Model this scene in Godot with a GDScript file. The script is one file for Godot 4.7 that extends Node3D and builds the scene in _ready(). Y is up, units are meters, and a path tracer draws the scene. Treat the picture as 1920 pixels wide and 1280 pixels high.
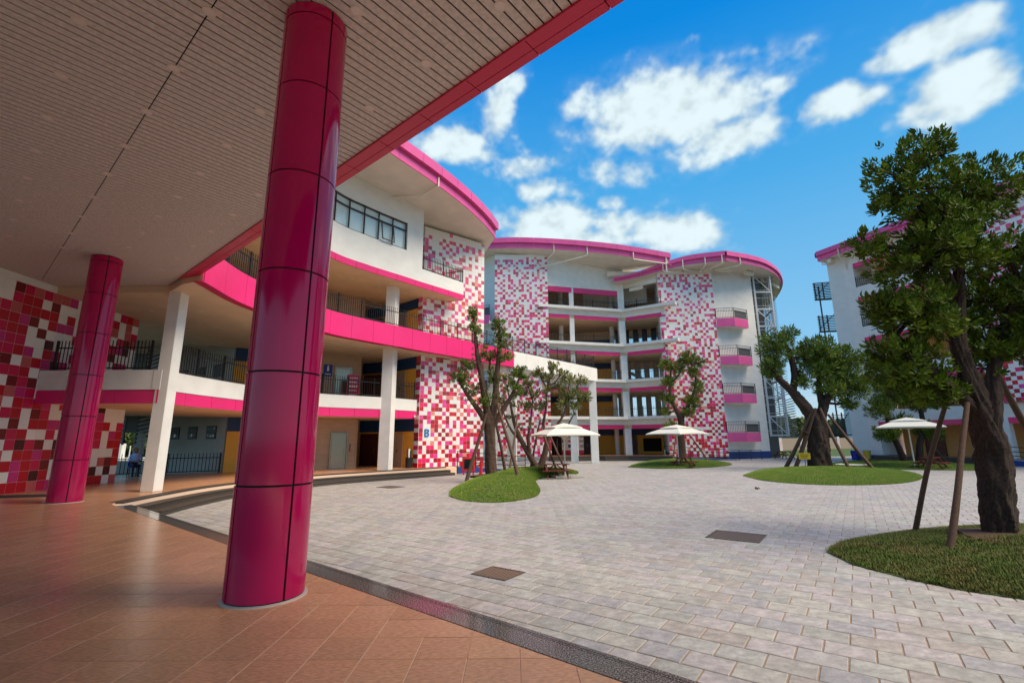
extends Node3D
# A school courtyard seen from under its entrance canopy. Metres, y up; the paving is y = 0, the tiled terrace y = 0.45.

const TER := 0.45
const UX := Vector2(0.765, 0.644)     # along the canopy
const VX := Vector2(0.644, -0.765)    # across the canopy, towards the courtyard
var rng := RandomNumberGenerator.new()
var M := {}
var used := {}
var tile_lib := {}


class MB:
	var v := PackedVector3Array()
	var n := PackedVector3Array()
	var c := PackedColorArray()
	var col := Color(1, 1, 1)
	static var bark_noise: FastNoiseLite = make_bark_noise()

	static func make_bark_noise() -> FastNoiseLite:
		var f := FastNoiseLite.new()
		f.seed = 17
		f.frequency = 1.0
		f.fractal_octaves = 3
		return f

	func tri(a: Vector3, b: Vector3, d: Vector3, out: Vector3) -> void:
		var nn: Vector3 = (b - a).cross(d - a)
		if nn.length_squared() < 1e-14:
			return
		nn = nn.normalized()
		if nn.dot(out) >= 0.0:
			v.append(a); v.append(d); v.append(b)
		else:
			nn = -nn
			v.append(a); v.append(b); v.append(d)
		for i in 3:
			n.append(nn); c.append(col)

	func quad(a: Vector3, b: Vector3, d: Vector3, e: Vector3, out: Vector3) -> void:
		tri(a, b, d, out)
		tri(a, d, e, out)

	func box(center: Vector3, size: Vector3, basis := Basis()) -> void:
		var h := size * 0.5
		for ax in 3:
			for s in [-1.0, 1.0]:
				var nrm := Vector3(); nrm[ax] = s
				var u := Vector3(); u[(ax + 1) % 3] = h[(ax + 1) % 3]
				var w := Vector3(); w[(ax + 2) % 3] = h[(ax + 2) % 3]
				var o: Vector3 = nrm * h[ax]
				quad(center + basis * (o - u - w), center + basis * (o + u - w), center + basis * (o + u + w), center + basis * (o - u + w), basis * nrm)

	func bbox(center: Vector3, size: Vector3, bev: float, basis := Basis()) -> void: # box with chamfered long top and side edges (octagonal in every section)
		var h := size * 0.5
		for ax in 3:
			var i1 := (ax + 1) % 3
			var i2 := (ax + 2) % 3
			for s in [-1.0, 1.0]:
				var nrm := Vector3(); nrm[ax] = s
				var u := Vector3(); u[i1] = h[i1] - bev
				var w := Vector3(); w[i2] = h[i2] - bev
				var o: Vector3 = nrm * h[ax]
				quad(center + basis * (o - u - w), center + basis * (o + u - w), center + basis * (o + u + w), center + basis * (o - u + w), basis * nrm)
				for s2 in [-1.0, 1.0]:      # chamfer between face ax and face i1
					var a := Vector3(); a[ax] = s * h[ax]; a[i1] = s2 * (h[i1] - bev)
					var b := Vector3(); b[ax] = s * (h[ax] - bev); b[i1] = s2 * h[i1]
					var on := Vector3(); on[ax] = s; on[i1] = s2
					quad(center + basis * (a - w), center + basis * (a + w), center + basis * (b + w), center + basis * (b - w), basis * on)
		for sx in [-1.0, 1.0]:
			for sy in [-1.0, 1.0]:
				for sz in [-1.0, 1.0]:
					var sg := Vector3(sx, sy, sz)
					tri(center + basis * (sg * Vector3(h.x, h.y - bev, h.z - bev)), center + basis * (sg * Vector3(h.x - bev, h.y, h.z - bev)), center + basis * (sg * Vector3(h.x - bev, h.y - bev, h.z)), basis * sg)

	func ext(poly: PackedVector2Array, y0: float, y1: float, top := true, bottom := true) -> void:
		var k := poly.size()
		var area := 0.0
		for i in k:
			area += poly[i].cross(poly[(i + 1) % k])
		var sg := 1.0 if area > 0.0 else -1.0
		for i in k:
			var p := poly[i]
			var q := poly[(i + 1) % k]
			var e := q - p
			if e.length() < 1e-5:
				continue
			quad(Vector3(p.x, y0, p.y), Vector3(q.x, y0, q.y), Vector3(q.x, y1, q.y), Vector3(p.x, y1, p.y), Vector3(e.y, 0, -e.x) * sg)
		var t := Geometry2D.triangulate_polygon(poly)
		for i in range(0, t.size(), 3):
			var a := poly[t[i]]
			var b := poly[t[i + 1]]
			var d := poly[t[i + 2]]
			if top:
				tri(Vector3(a.x, y1, a.y), Vector3(b.x, y1, b.y), Vector3(d.x, y1, d.y), Vector3.UP)
			if bottom:
				tri(Vector3(a.x, y0, a.y), Vector3(b.x, y0, b.y), Vector3(d.x, y0, d.y), Vector3.DOWN)

	func svert(p: Vector3, nn: Vector3) -> void:
		v.append(p); n.append(nn); c.append(col)

	func squad(p: Array, q: Array) -> void:   # smooth quad p = 4 points, q = 4 normals
		var g: Vector3 = (p[1] - p[0]).cross(p[2] - p[0])
		if g.length_squared() < 1e-16:
			g = (p[2] - p[0]).cross(p[3] - p[0])
		var o := [0, 2, 1, 0, 3, 2] if g.dot(q[0] + q[1] + q[2] + q[3]) >= 0.0 else [0, 1, 2, 0, 2, 3]
		for i in o:
			svert(p[i], q[i])

	func tube(pts: Array, rad: Array, sides := 8, cap := true, wob := 0.0, seed_ := 0.0) -> void:
		var rings := []
		var nrms := []
		var side := Vector3()
		var run := 0.0
		for i in pts.size():
			var a: Vector3 = pts[maxi(i - 1, 0)]
			var b: Vector3 = pts[mini(i + 1, pts.size() - 1)]
			var t := (b - a).normalized()
			if i == 0:
				side = t.cross(Vector3(0.31, 0.2, 0.93)).normalized()
			else:
				run += (pts[i] as Vector3).distance_to(pts[i - 1])
			side = (side - t * side.dot(t)).normalized()
			var up := t.cross(side)
			var ring := []
			var nr := []
			for s in sides:
				var an := TAU * s / sides
				var d := side * cos(an) + up * sin(an)
				var r: float = rad[i]
				if wob > 0.0:
					var tw := an + run * 0.55 + seed_
					var n1: float = bark_noise.get_noise_3d(cos(tw) * 1.6 + seed_ * 3.0, run * 0.55, sin(tw) * 1.6)
					var n2: float = bark_noise.get_noise_3d(cos(tw) * 4.2, run * 1.3 + seed_, sin(tw) * 4.2)
					r *= 1.0 + wob * (n1 * 1.5 + n2 * 0.9 + 0.35 * sin(an * 4.0 + run * 1.2 + seed_))
				ring.append(pts[i] + d * r)
				nr.append(d)
			rings.append(ring); nrms.append(nr)
		if wob > 0.0:
			for i in pts.size():
				for s in sides:
					var du: Vector3 = rings[i][(s + 1) % sides] - rings[i][(s + sides - 1) % sides]
					var dv: Vector3 = rings[mini(i + 1, pts.size() - 1)][s] - rings[maxi(i - 1, 0)][s]
					var g := du.cross(dv)
					if g.length_squared() > 1e-14:
						g = g.normalized()
						nrms[i][s] = g if g.dot(nrms[i][s]) > 0.0 else -g
		for i in range(pts.size() - 1):
			for s in sides:
				var s2 := (s + 1) % sides
				squad([rings[i][s], rings[i][s2], rings[i + 1][s2], rings[i + 1][s]], [nrms[i][s], nrms[i][s2], nrms[i + 1][s2], nrms[i + 1][s]])
		if cap:
			for e in [0, pts.size() - 1]:
				var out: Vector3 = (pts[0] - pts[1]) if e == 0 else (pts[e] - pts[e - 1])
				for s in range(1, sides - 1):
					tri(rings[e][0], rings[e][s], rings[e][s + 1], out)

	func disc(r0: float, y0: float, r1: float, y1: float, sides := 24) -> void:   # a flat or conical ring seen from below
		for i in sides:
			var a := TAU * i / sides
			var b := TAU * (i + 1) / sides
			var da := Vector3(cos(a), 0, sin(a))
			var db := Vector3(cos(b), 0, sin(b))
			quad(da * r0 + Vector3(0, y0, 0), db * r0 + Vector3(0, y0, 0), db * r1 + Vector3(0, y1, 0), da * r1 + Vector3(0, y1, 0), Vector3.DOWN + (da * 0.4 if y0 > y1 else Vector3()))

	func cyl(a: Vector3, b: Vector3, r: float, sides := 10) -> void:
		tube([a, b], [r, r], sides)

	func beam(a: Vector3, b: Vector3, w: float, h: float) -> void:
		var d := b - a
		var z := d.normalized()
		var up := Vector3.UP if absf(z.y) < 0.95 else Vector3.RIGHT
		var x := up.cross(z).normalized()
		box((a + b) * 0.5, Vector3(w, h, d.length()), Basis(x, z.cross(x), z))

	func done() -> ArrayMesh:
		var m := ArrayMesh.new()
		var arr := []
		arr.resize(Mesh.ARRAY_MAX)
		arr[Mesh.ARRAY_VERTEX] = v
		arr[Mesh.ARRAY_NORMAL] = n
		arr[Mesh.ARRAY_COLOR] = c
		m.add_surface_from_arrays(Mesh.PRIMITIVE_TRIANGLES, arr)
		return m


# ---------------------------------------------------------------- nodes
func numbered(called: String) -> String:
	var k: int = used.get(called, 0)
	used[called] = k + 1
	return called if k == 0 else "%s_%03d" % [called, k]


func part(called: String, mesh: Mesh, m: Material, parent: Node3D, kind := "") -> MeshInstance3D:
	var o := MeshInstance3D.new()
	o.name = called
	o.mesh = mesh
	o.material_override = m
	parent.add_child(o, true)
	var nm := String(o.name)
	if nm != called:
		var tail := nm.trim_prefix(called)
		if tail.is_valid_int():
			o.name = "%s_%03d" % [called, int(tail)]
	if kind:
		o.set_meta("kind", kind)
	return o


func pmb(called: String, mb: MB, m: Material, parent: Node3D, kind := "") -> MeshInstance3D:
	return part(called, mb.done(), m, parent, kind)


func thing(called: String, label: String, category: String, at := Vector3.ZERO, turn := 0.0, group := "") -> Node3D:
	var o := Node3D.new()
	o.name = numbered(called)
	add_child(o)
	o.position = at
	o.rotation.y = turn
	o.set_meta("label", label)
	o.set_meta("category", category)
	if group:
		o.set_meta("group", group)
	return o


func solo(called: String, mb: MB, m: Material, label: String, category: String, group := "", at := Vector3.ZERO, turn := 0.0) -> MeshInstance3D:
	var o := part(numbered(called), mb.done(), m, self)
	o.position = at
	o.rotation.y = turn
	o.set_meta("label", label)
	o.set_meta("category", category)
	if group:
		o.set_meta("group", group)
	return o


func struct(called: String, mb: MB, m: Material, label := "") -> MeshInstance3D:
	var o := part(numbered(called), mb.done(), m, self, "structure")
	if label:
		o.set_meta("label", label)
	return o


func group_node(called: String, parent: Node3D) -> Node3D:
	var o := Node3D.new()
	o.name = called
	parent.add_child(o, true)
	var nm := String(o.name)
	if nm != called and nm.trim_prefix(called).is_valid_int():
		o.name = "%s_%03d" % [called, int(nm.trim_prefix(called))]
	return o


# ---------------------------------------------------------------- materials
func lin(r: float, g: float, b: float) -> Color:
	return Color(r, g, b).srgb_to_linear()


func noise_tex(freq: float, lo: float, hi: float, size := 256, kind := 0, oct := 4, sd := 1) -> NoiseTexture2D:
	var f := FastNoiseLite.new()
	f.seed = sd
	f.noise_type = FastNoiseLite.TYPE_SIMPLEX_SMOOTH if kind == 0 else FastNoiseLite.TYPE_CELLULAR
	f.frequency = freq
	f.fractal_octaves = oct
	var t := NoiseTexture2D.new()
	t.width = size
	t.height = size
	t.seamless = true
	t.noise = f
	var g := Gradient.new()
	g.set_color(0, Color(lo, lo, lo))
	g.set_color(1, Color(hi, hi, hi))
	t.color_ramp = g
	return t


func bump_tex(freq: float, strength: float, size := 256, oct := 4) -> NoiseTexture2D:
	var t := noise_tex(freq, 0, 1, size, 0, oct, 9)
	t.color_ramp = null
	t.as_normal_map = true
	t.bump_strength = strength
	return t


func mat(key: String, col: Color, rough := 0.7, tex: Texture2D = null, scale := Vector3.ONE, metal := 0.0, normal: Texture2D = null, vc := false) -> StandardMaterial3D:
	var m := StandardMaterial3D.new()
	m.resource_name = key
	m.albedo_color = col
	m.roughness = rough
	m.metallic = metal
	m.vertex_color_use_as_albedo = vc
	if tex:
		m.albedo_texture = tex
	if normal:
		m.normal_enabled = true
		m.normal_texture = normal
	if tex or normal:
		m.uv1_triplanar = true
		m.uv1_world_triplanar = true
		m.uv1_scale = scale
	M[key] = m
	return m


func make_materials() -> void:
	var plaster := noise_tex(0.008, 0.93, 1.0, 512, 0, 6, 3)
	var fine := noise_tex(0.05, 0.84, 1.0, 256, 0, 4, 5)
	var speck := noise_tex(0.13, 0.1, 1.0, 512, 0, 2, 7)
	mat("white", Color(0.93, 0.925, 0.90), 0.75, plaster, Vector3.ONE * 0.22)
	mat("soffit", Color(0.89, 0.765, 0.64), 0.8, plaster, Vector3.ONE * 0.15)
	mat("roof_soffit", Color(0.90, 0.86, 0.80), 0.8, plaster, Vector3.ONE * 0.15)
	mat("greywall", Color(0.72, 0.68, 0.64), 0.85, plaster, Vector3.ONE * 0.3)
	mat("beige", Color(0.83, 0.80, 0.74), 0.7)
	mat("pink", Color(0.93, 0.19, 0.48), 0.28, noise_tex(0.01, 0.93, 1.0, 256, 0, 3, 21), Vector3.ONE * 0.2)
	mat("pinkroof", Color(0.91, 0.36, 0.62), 0.32, noise_tex(0.01, 0.93, 1.0, 256, 0, 3, 22), Vector3.ONE * 0.2)
	mat("fascia", Color(0.78, 0.06, 0.27), 0.3)
	mat("column", Color(0.74, 0.01, 0.32), 0.11, noise_tex(0.02, 0.95, 1.0, 256, 0, 3, 23), Vector3.ONE * 0.4)
	M.column.metallic_specular = 0.5
	mat("gap", Color(0.05, 0.045, 0.05), 0.8)
	mat("black", Color(0.10, 0.095, 0.10), 0.5)
	mat("darkvoid", Color(0.09, 0.085, 0.085), 0.9)
	mat("slat", Color(0.86, 0.78, 0.75), 0.55, fine, Vector3.ONE * 0.8)
	mat("light_trim", Color(0.85, 0.74, 0.69), 0.5)
	mat("light_lens", Color(0.85, 0.775, 0.75), 0.3)
	mat("tile", Color.WHITE, 0.24, noise_tex(0.03, 0.80, 1.0, 512, 0, 5, 31), Vector3(0.9, 0.9, 2.4), 0.0, bump_tex(0.02, 0.35), true)
	mat("grout", Color(0.90, 0.78, 0.68), 0.8)
	mat("granite", Color(0.74, 0.70, 0.68), 0.10, speck, Vector3.ONE * 0.9)
	mat("stepstone", Color(0.50, 0.455, 0.41), 0.6, speck, Vector3.ONE * 0.8)
	mat("paver", Color.WHITE, 0.62, noise_tex(0.014, 0.80, 1.0, 512, 0, 6, 41), Vector3(0.55, 0.55, 0.9), 0.0, bump_tex(0.06, 1.2), true)
	mat("joint", Color(0.62, 0.54, 0.47), 0.95, fine, Vector3.ONE)
	mat("mosaic", Color.WHITE, 0.42, null, Vector3.ONE, 0.0, null, true)
	mat("lawn", Color(0.30, 0.42, 0.10), 0.95, noise_tex(0.02, 0.55, 1.0, 512, 0, 5, 51), Vector3.ONE * 0.5)
	mat("earth", Color(0.36, 0.38, 0.22), 0.95, noise_tex(0.03, 0.6, 1.0, 512, 0, 5, 52), Vector3.ONE * 0.05)
	mat("soil", Color(0.36, 0.26, 0.18), 0.95, fine, Vector3.ONE * 2.0)
	mat("grass", Color.WHITE, 0.8, null, Vector3.ONE, 0.0, null, true)
	M.grass.backlight_enabled = true
	M.grass.backlight = Color(0.10, 0.16, 0.03)
	mat("leaf", Color.WHITE, 0.62, null, Vector3.ONE, 0.0, null, true)
	M.leaf.backlight_enabled = true
	M.leaf.backlight = Color(0.30, 0.42, 0.06)
	M.leaf.metallic_specular = 0.3
	var barkn := bump_tex(0.03, 6.0, 512, 5)
	mat("bark", Color(0.50, 0.38, 0.30), 0.9, noise_tex(0.02, 0.35, 1.0, 512, 0, 5, 61), Vector3(3.0, 0.7, 3.0), 0.0, barkn)
	mat("darkbark", Color(0.33, 0.245, 0.19), 0.9, noise_tex(0.02, 0.3, 1.0, 512, 0, 5, 62), Vector3(3.0, 0.8, 3.0), 0.0, barkn)
	mat("pole", Color(0.47, 0.35, 0.27), 0.85, noise_tex(0.03, 0.5, 1.0, 256, 0, 4, 63), Vector3(6, 1.2, 6))
	mat("canvas", Color(0.93, 0.92, 0.86), 0.85, fine, Vector3.ONE * 1.5)
	mat("redwood", Color(0.50, 0.16, 0.11), 0.55, noise_tex(0.02, 0.6, 1.0, 256, 0, 4, 64), Vector3(1, 6, 6))
	mat("concrete", Color(0.72, 0.70, 0.66), 0.9, fine, Vector3.ONE * 1.5)
	mat("travertine", Color(0.83, 0.70, 0.56), 0.35, noise_tex(0.02, 0.72, 1.0, 512, 0, 4, 65), Vector3(0.12, 1.6, 0.12))
	mat("yellow", Color(0.98, 0.73, 0.28), 0.65, plaster, Vector3.ONE * 0.2)
	mat("yellow_pale", Color(0.86, 0.66, 0.40), 0.7, plaster, Vector3.ONE * 0.2)
	mat("tile_plain", Color(0.76, 0.53, 0.40), 0.25, fine, Vector3.ONE)
	mat("navy", Color(0.07, 0.31, 0.55), 0.5, noise_tex(0.06, 0.6, 1.0, 256, 0, 3, 66), Vector3.ONE * 1.2)
	mat("plinth", Color(0.10, 0.27, 0.55), 0.6, fine, Vector3.ONE)
	mat("steel", Color(0.62, 0.57, 0.50), 0.22, null, Vector3.ONE, 0.85)
	mat("steelframe", Color(0.80, 0.82, 0.83), 0.4)
	mat("louvre", Color(0.27, 0.29, 0.31), 0.5)
	mat("pipe", Color(0.90, 0.87, 0.80), 0.5)
	mat("door_grey", Color(0.70, 0.62, 0.53), 0.5)
	mat("door_wood", Color(0.45, 0.21, 0.12), 0.45, noise_tex(0.02, 0.6, 1.0, 256, 0, 4, 67), Vector3(6, 0.8, 6))
	mat("door_dark", Color(0.27, 0.10, 0.08), 0.4)
	mat("frame_dark", Color(0.20, 0.19, 0.19), 0.4)
	mat("blind", Color(0.93, 0.97, 0.95), 0.6)
	mat("blue_sign", Color(0.05, 0.25, 0.62), 0.5)
	mat("letter", Color(0.03, 0.46, 0.72), 0.4)
	mat("paper", Color(0.92, 0.92, 0.90), 0.7)
	mat("green_sign", Color(0.03, 0.42, 0.14), 0.4)
	mat("red", Color(0.80, 0.10, 0.13), 0.4)
	mat("signyellow", Color(0.86, 0.72, 0.08), 0.5)
	mat("bin_blue", Color(0.02, 0.17, 0.58), 0.4)
	mat("bin_yellow", Color(0.86, 0.72, 0.22), 0.4)
	mat("skin_cloth", Color.WHITE, 0.8, null, Vector3.ONE, 0.0, null, true)
	mat("iron", Color(0.36, 0.31, 0.28), 0.75, fine, Vector3.ONE * 6.0)
	mat("rust", Color(0.52, 0.42, 0.36), 0.8, fine, Vector3.ONE * 6.0)
	mat("mat_fibre", Color(0.20, 0.20, 0.22), 0.95, fine, Vector3.ONE * 8.0)
	mat("farhouse", Color(0.80, 0.82, 0.85), 0.8)
	mat("side_glazing", Color(0.36, 0.37, 0.36), 0.25)
	mat("fence_panel", Color(0.62, 0.56, 0.50), 0.9, fine, Vector3.ONE * 0.5)
	var g := mat("glass", Color(0.85, 0.95, 0.95, 0.08), 0.04)
	g.transparency = BaseMaterial3D.TRANSPARENCY_ALPHA
	mat("glass_dark", Color(0.10, 0.13, 0.15), 0.05)
	mat("mesh_panel", Color(0.42, 0.42, 0.43), 0.7)


# ---------------------------------------------------------------- plan curves (x, z)
func curve(ctrl: Array, step := 0.25) -> PackedVector2Array:
	var out := PackedVector2Array()
	for i in range(ctrl.size() - 1):
		var p0: Vector2 = ctrl[maxi(i - 1, 0)]
		var p1: Vector2 = ctrl[i]
		var p2: Vector2 = ctrl[i + 1]
		var p3: Vector2 = ctrl[mini(i + 2, ctrl.size() - 1)]
		if i == 0:
			p0 = p1 * 2.0 - p2
		if i == ctrl.size() - 2:
			p3 = p2 * 2.0 - p1
		var k := maxi(1, int(p1.distance_to(p2) / step))
		for j in k:
			out.append(p1.cubic_interpolate(p2, p0, p3, float(j) / k))
	out.append(ctrl[-1])
	return out


func clen(cv: PackedVector2Array) -> float:
	var s := 0.0
	for i in range(cv.size() - 1):
		s += cv[i].distance_to(cv[i + 1])
	return s


func cat(cv: PackedVector2Array, s: float) -> Vector2:
	for i in range(cv.size() - 1):
		var d := cv[i].distance_to(cv[i + 1])
		if s <= d or i == cv.size() - 2:
			return cv[i].lerp(cv[i + 1], s / maxf(d, 1e-6))
		s -= d
	return cv[-1]


func sub(cv: PackedVector2Array, s0: float, s1: float) -> PackedVector2Array:
	var out := PackedVector2Array([cat(cv, s0)])
	var s := 0.0
	for i in range(cv.size() - 1):
		s += cv[i].distance_to(cv[i + 1])
		if s > s0 + 0.01 and s < s1 - 0.01:
			out.append(cv[i + 1])
	out.append(cat(cv, s1))
	return out


func nearest_s(cv: PackedVector2Array, p: Vector2) -> float:
	var best := 1e9
	var bs := 0.0
	var s := 0.0
	for i in range(cv.size() - 1):
		var q := Geometry2D.get_closest_point_to_segment(p, cv[i], cv[i + 1])
		if q.distance_to(p) < best:
			best = q.distance_to(p)
			bs = s + q.distance_to(cv[i])
		s += cv[i].distance_to(cv[i + 1])
	return bs


func off(cv: PackedVector2Array, d: float) -> PackedVector2Array:   # to the right of the heading, the courtyard side
	var out := PackedVector2Array()
	for i in cv.size():
		var t := (cv[mini(i + 1, cv.size() - 1)] - cv[maxi(i - 1, 0)]).normalized()
		out.append(cv[i] + Vector2(-t.y, t.x) * d)
	return out


func rev(a: PackedVector2Array) -> PackedVector2Array:
	var b := a.duplicate()
	b.reverse()
	return b


func band(mb: MB, cv: PackedVector2Array, y0: float, y1: float, d_in: float, d_out: float) -> void:
	for i in range(cv.size() - 1):        # a strip of prisms, mitred through shared offsets
		pass
	var a := off(cv, d_out)
	var b := off(cv, d_in)
	var nn := cv.size()
	for i in range(nn - 1):
		var o := Vector3((a[i] - b[i]).x, 0, (a[i] - b[i]).y)
		mb.quad(v3(a[i], y0), v3(a[i + 1], y0), v3(a[i + 1], y1), v3(a[i], y1), o)
		mb.quad(v3(b[i], y0), v3(b[i + 1], y0), v3(b[i + 1], y1), v3(b[i], y1), -o)
		mb.quad(v3(a[i], y1), v3(a[i + 1], y1), v3(b[i + 1], y1), v3(b[i], y1), Vector3.UP)
		mb.quad(v3(a[i], y0), v3(a[i + 1], y0), v3(b[i + 1], y0), v3(b[i], y0), Vector3.DOWN)
	for e in [0, nn - 1]:
		var t: Vector2 = (cv[0] - cv[1]) if e == 0 else (cv[nn - 1] - cv[nn - 2])
		mb.quad(v3(a[e], y0), v3(b[e], y0), v3(b[e], y1), v3(a[e], y1), Vector3(t.x, 0, t.y))


func v3(p: Vector2, y: float) -> Vector3:
	return Vector3(p.x, y, p.y)


func uv(u: float, v: float) -> Vector2:
	return UX * u + VX * v


func panels(called: String, parent: Node3D, cv: PackedVector2Array, y0: float, y1: float, d_in: float, d_out: float, length: float, m: Material, gap := 0.018) -> void:
	var total := clen(cv)
	var k := maxi(1, roundi(total / length))
	for i in k:
		var mb := MB.new()
		band(mb, sub(cv, total * i / k + gap * 0.5, total * (i + 1) / k - gap * 0.5), y0, y1, d_in, d_out)
		pmb(called, mb, m, parent)


func railing(parent: Node3D, cv: PackedVector2Array, y: float, h: float, spacing: float, d := 0.0, post_every := 1.45) -> void:
	var line := off(cv, d)
	var total := clen(line)
	var r := group_node("railing", parent)
	var mb := MB.new()
	var k := maxi(2, int(total / spacing))
	for i in range(k + 1):
		var p := cat(line, total * i / k)
		mb.box(v3(p, y + 0.06 + (h - 0.06) * 0.5), Vector3(0.023, h - 0.06, 0.023))
	for yy in [0.1, h * 0.76]:
		var np := maxi(1, int(total / 0.6))
		for i in np:
			mb.beam(v3(cat(line, total * i / np), y + yy), v3(cat(line, total * (i + 1) / np), y + yy), 0.04, 0.04)
	pmb("bars", mb, M.black, r)
	var pk := maxi(1, roundi(total / post_every))
	var pm := MB.new()
	pm.box(Vector3(0, h * 0.5, 0), Vector3(0.065, h, 0.065))
	var mesh := pm.done()
	for i in range(pk + 1):
		var o := part("post", mesh, M.black, r)
		o.position = v3(cat(line, total * i / pk), y)


func tone_tile(size: Vector2, thick: float, col: Color) -> ArrayMesh:   # a tile face towards +z, its back at z = 0, chamfered rim
	var mb := MB.new()
	mb.col = col
	tile_into(mb, Transform3D(), size, thick)
	return mb.done()


func tile_into(mb: MB, t: Transform3D, size: Vector2, thick: float) -> void:
	var b := minf(0.006, thick * 0.6)
	var h := size * 0.5
	var o := [Vector3(-h.x, -h.y, thick - b), Vector3(h.x, -h.y, thick - b), Vector3(h.x, h.y, thick - b), Vector3(-h.x, h.y, thick - b)]
	var i := [Vector3(-h.x + b, -h.y + b, thick), Vector3(h.x - b, -h.y + b, thick), Vector3(h.x - b, h.y - b, thick), Vector3(-h.x + b, h.y - b, thick)]
	var nz := t.basis * Vector3(0, 0, 1)
	mb.quad(t * i[0], t * i[1], t * i[2], t * i[3], nz)
	for k in 4:
		var k2 := (k + 1) % 4
		var mid: Vector3 = (o[k] + o[k2]) * 0.5
		var outw: Vector3 = t.basis * Vector3(mid.x, mid.y, 0)
		mb.quad(t * o[k], t * o[k2], t * i[k2], t * i[k], outw + nz * 0.05)
		var z0 := Vector3(0, 0, -(thick - b))
		mb.quad(t * (o[k] + z0), t * (o[k2] + z0), t * o[k2], t * o[k], outw)


func tile_color(h: float, dark: bool) -> Color:
	var r := rng.randf()
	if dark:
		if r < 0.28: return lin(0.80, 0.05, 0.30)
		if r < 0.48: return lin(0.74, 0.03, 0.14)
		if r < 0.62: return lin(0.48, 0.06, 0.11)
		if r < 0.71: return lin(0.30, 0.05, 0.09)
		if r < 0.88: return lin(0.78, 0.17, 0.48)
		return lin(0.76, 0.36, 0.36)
	var red := lerpf(0.55, 0.16, h)
	if r < red * 0.5: return lin(0.80, 0.02, 0.14)
	if r < red: return lin(0.62, 0.09, 0.18)
	r = rng.randf()
	if r < 0.42: return lin(0.92, 0.10, 0.42)
	if r < 0.74: return lin(0.89, 0.27, 0.60)
	if r < 0.80: return lin(0.70, 0.22, 0.22)
	return lin(0.90, 0.56, 0.52)


# a tiled wall from a to b, its tiled face to the right of the heading
func mosaic(parent: Node3D, a: Vector2, b: Vector2, y0: float, y1: float, size: float, sd: int, dark := false, singles := 0, skip := Rect2()) -> void:
	rng.seed = sd
	var d := (b - a).normalized()
	var nrm := Vector2(-d.y, d.x)
	var wall := MB.new()
	wall.ext(PackedVector2Array([a, b, b - nrm * 0.3, a - nrm * 0.3]), y0, y1)
	var w := group_node("mosaic_wall", parent)
	pmb("backing_wall", wall, M.white, w)
	var nx := int(a.distance_to(b) / size)
	var ny := int((y1 - y0) / size)
	var sx := a.distance_to(b) / nx
	var sy := (y1 - y0) / ny
	var basis := Basis(Vector3(d.x, 0, d.y), Vector3.UP, Vector3(nrm.x, 0, nrm.y))
	var rest := MB.new()
	var white := lin(0.93, 0.92, 0.90)
	var count := 0
	var before := []
	before.resize(nx)
	before.fill(false)
	for j in ny:
		var left := false
		var hr := float(j) / ny
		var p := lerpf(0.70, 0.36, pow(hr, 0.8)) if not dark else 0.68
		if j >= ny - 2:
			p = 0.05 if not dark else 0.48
		for i in nx:
			var chance := rng.randf()
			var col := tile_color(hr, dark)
			var tone := rng.randf_range(0.94, 1.0)
			var pe := p if dark else p * (0.72 if left else 1.25) * (0.74 if before[i] else 1.22)
			left = chance < pe
			before[i] = left
			if chance < pe and not dark:
				col = col.lerp(lin(0.93, 0.78, 0.78), 0.18 * hr)
			if chance >= pe or skip.has_point(Vector2((i + 0.5) * sx, y0 + (j + 0.5) * sy)):
				col = white
			var pos := v3(a + d * ((i + 0.5) * sx), y0 + (j + 0.5) * sy)
			if count < singles:
				var key := "%s_%d_%d" % [col.to_html(), int(size * 1000), int(sx * 1000)]
				if not tile_lib.has(key):
					tile_lib[key] = tone_tile(Vector2(sx - 0.006, sy - 0.006), 0.008, col)
				var o := part("tile", tile_lib[key], M.mosaic, w)
				o.transform = Transform3D(basis, pos)
				count += 1
			else:
				rest.col = col * tone
				tile_into(rest, Transform3D(basis, pos), Vector2(sx - 0.008, sy - 0.008), 0.008)
	if rest.v.size():
		pmb("tiles", rest, M.mosaic, w, "stuff")


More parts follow.
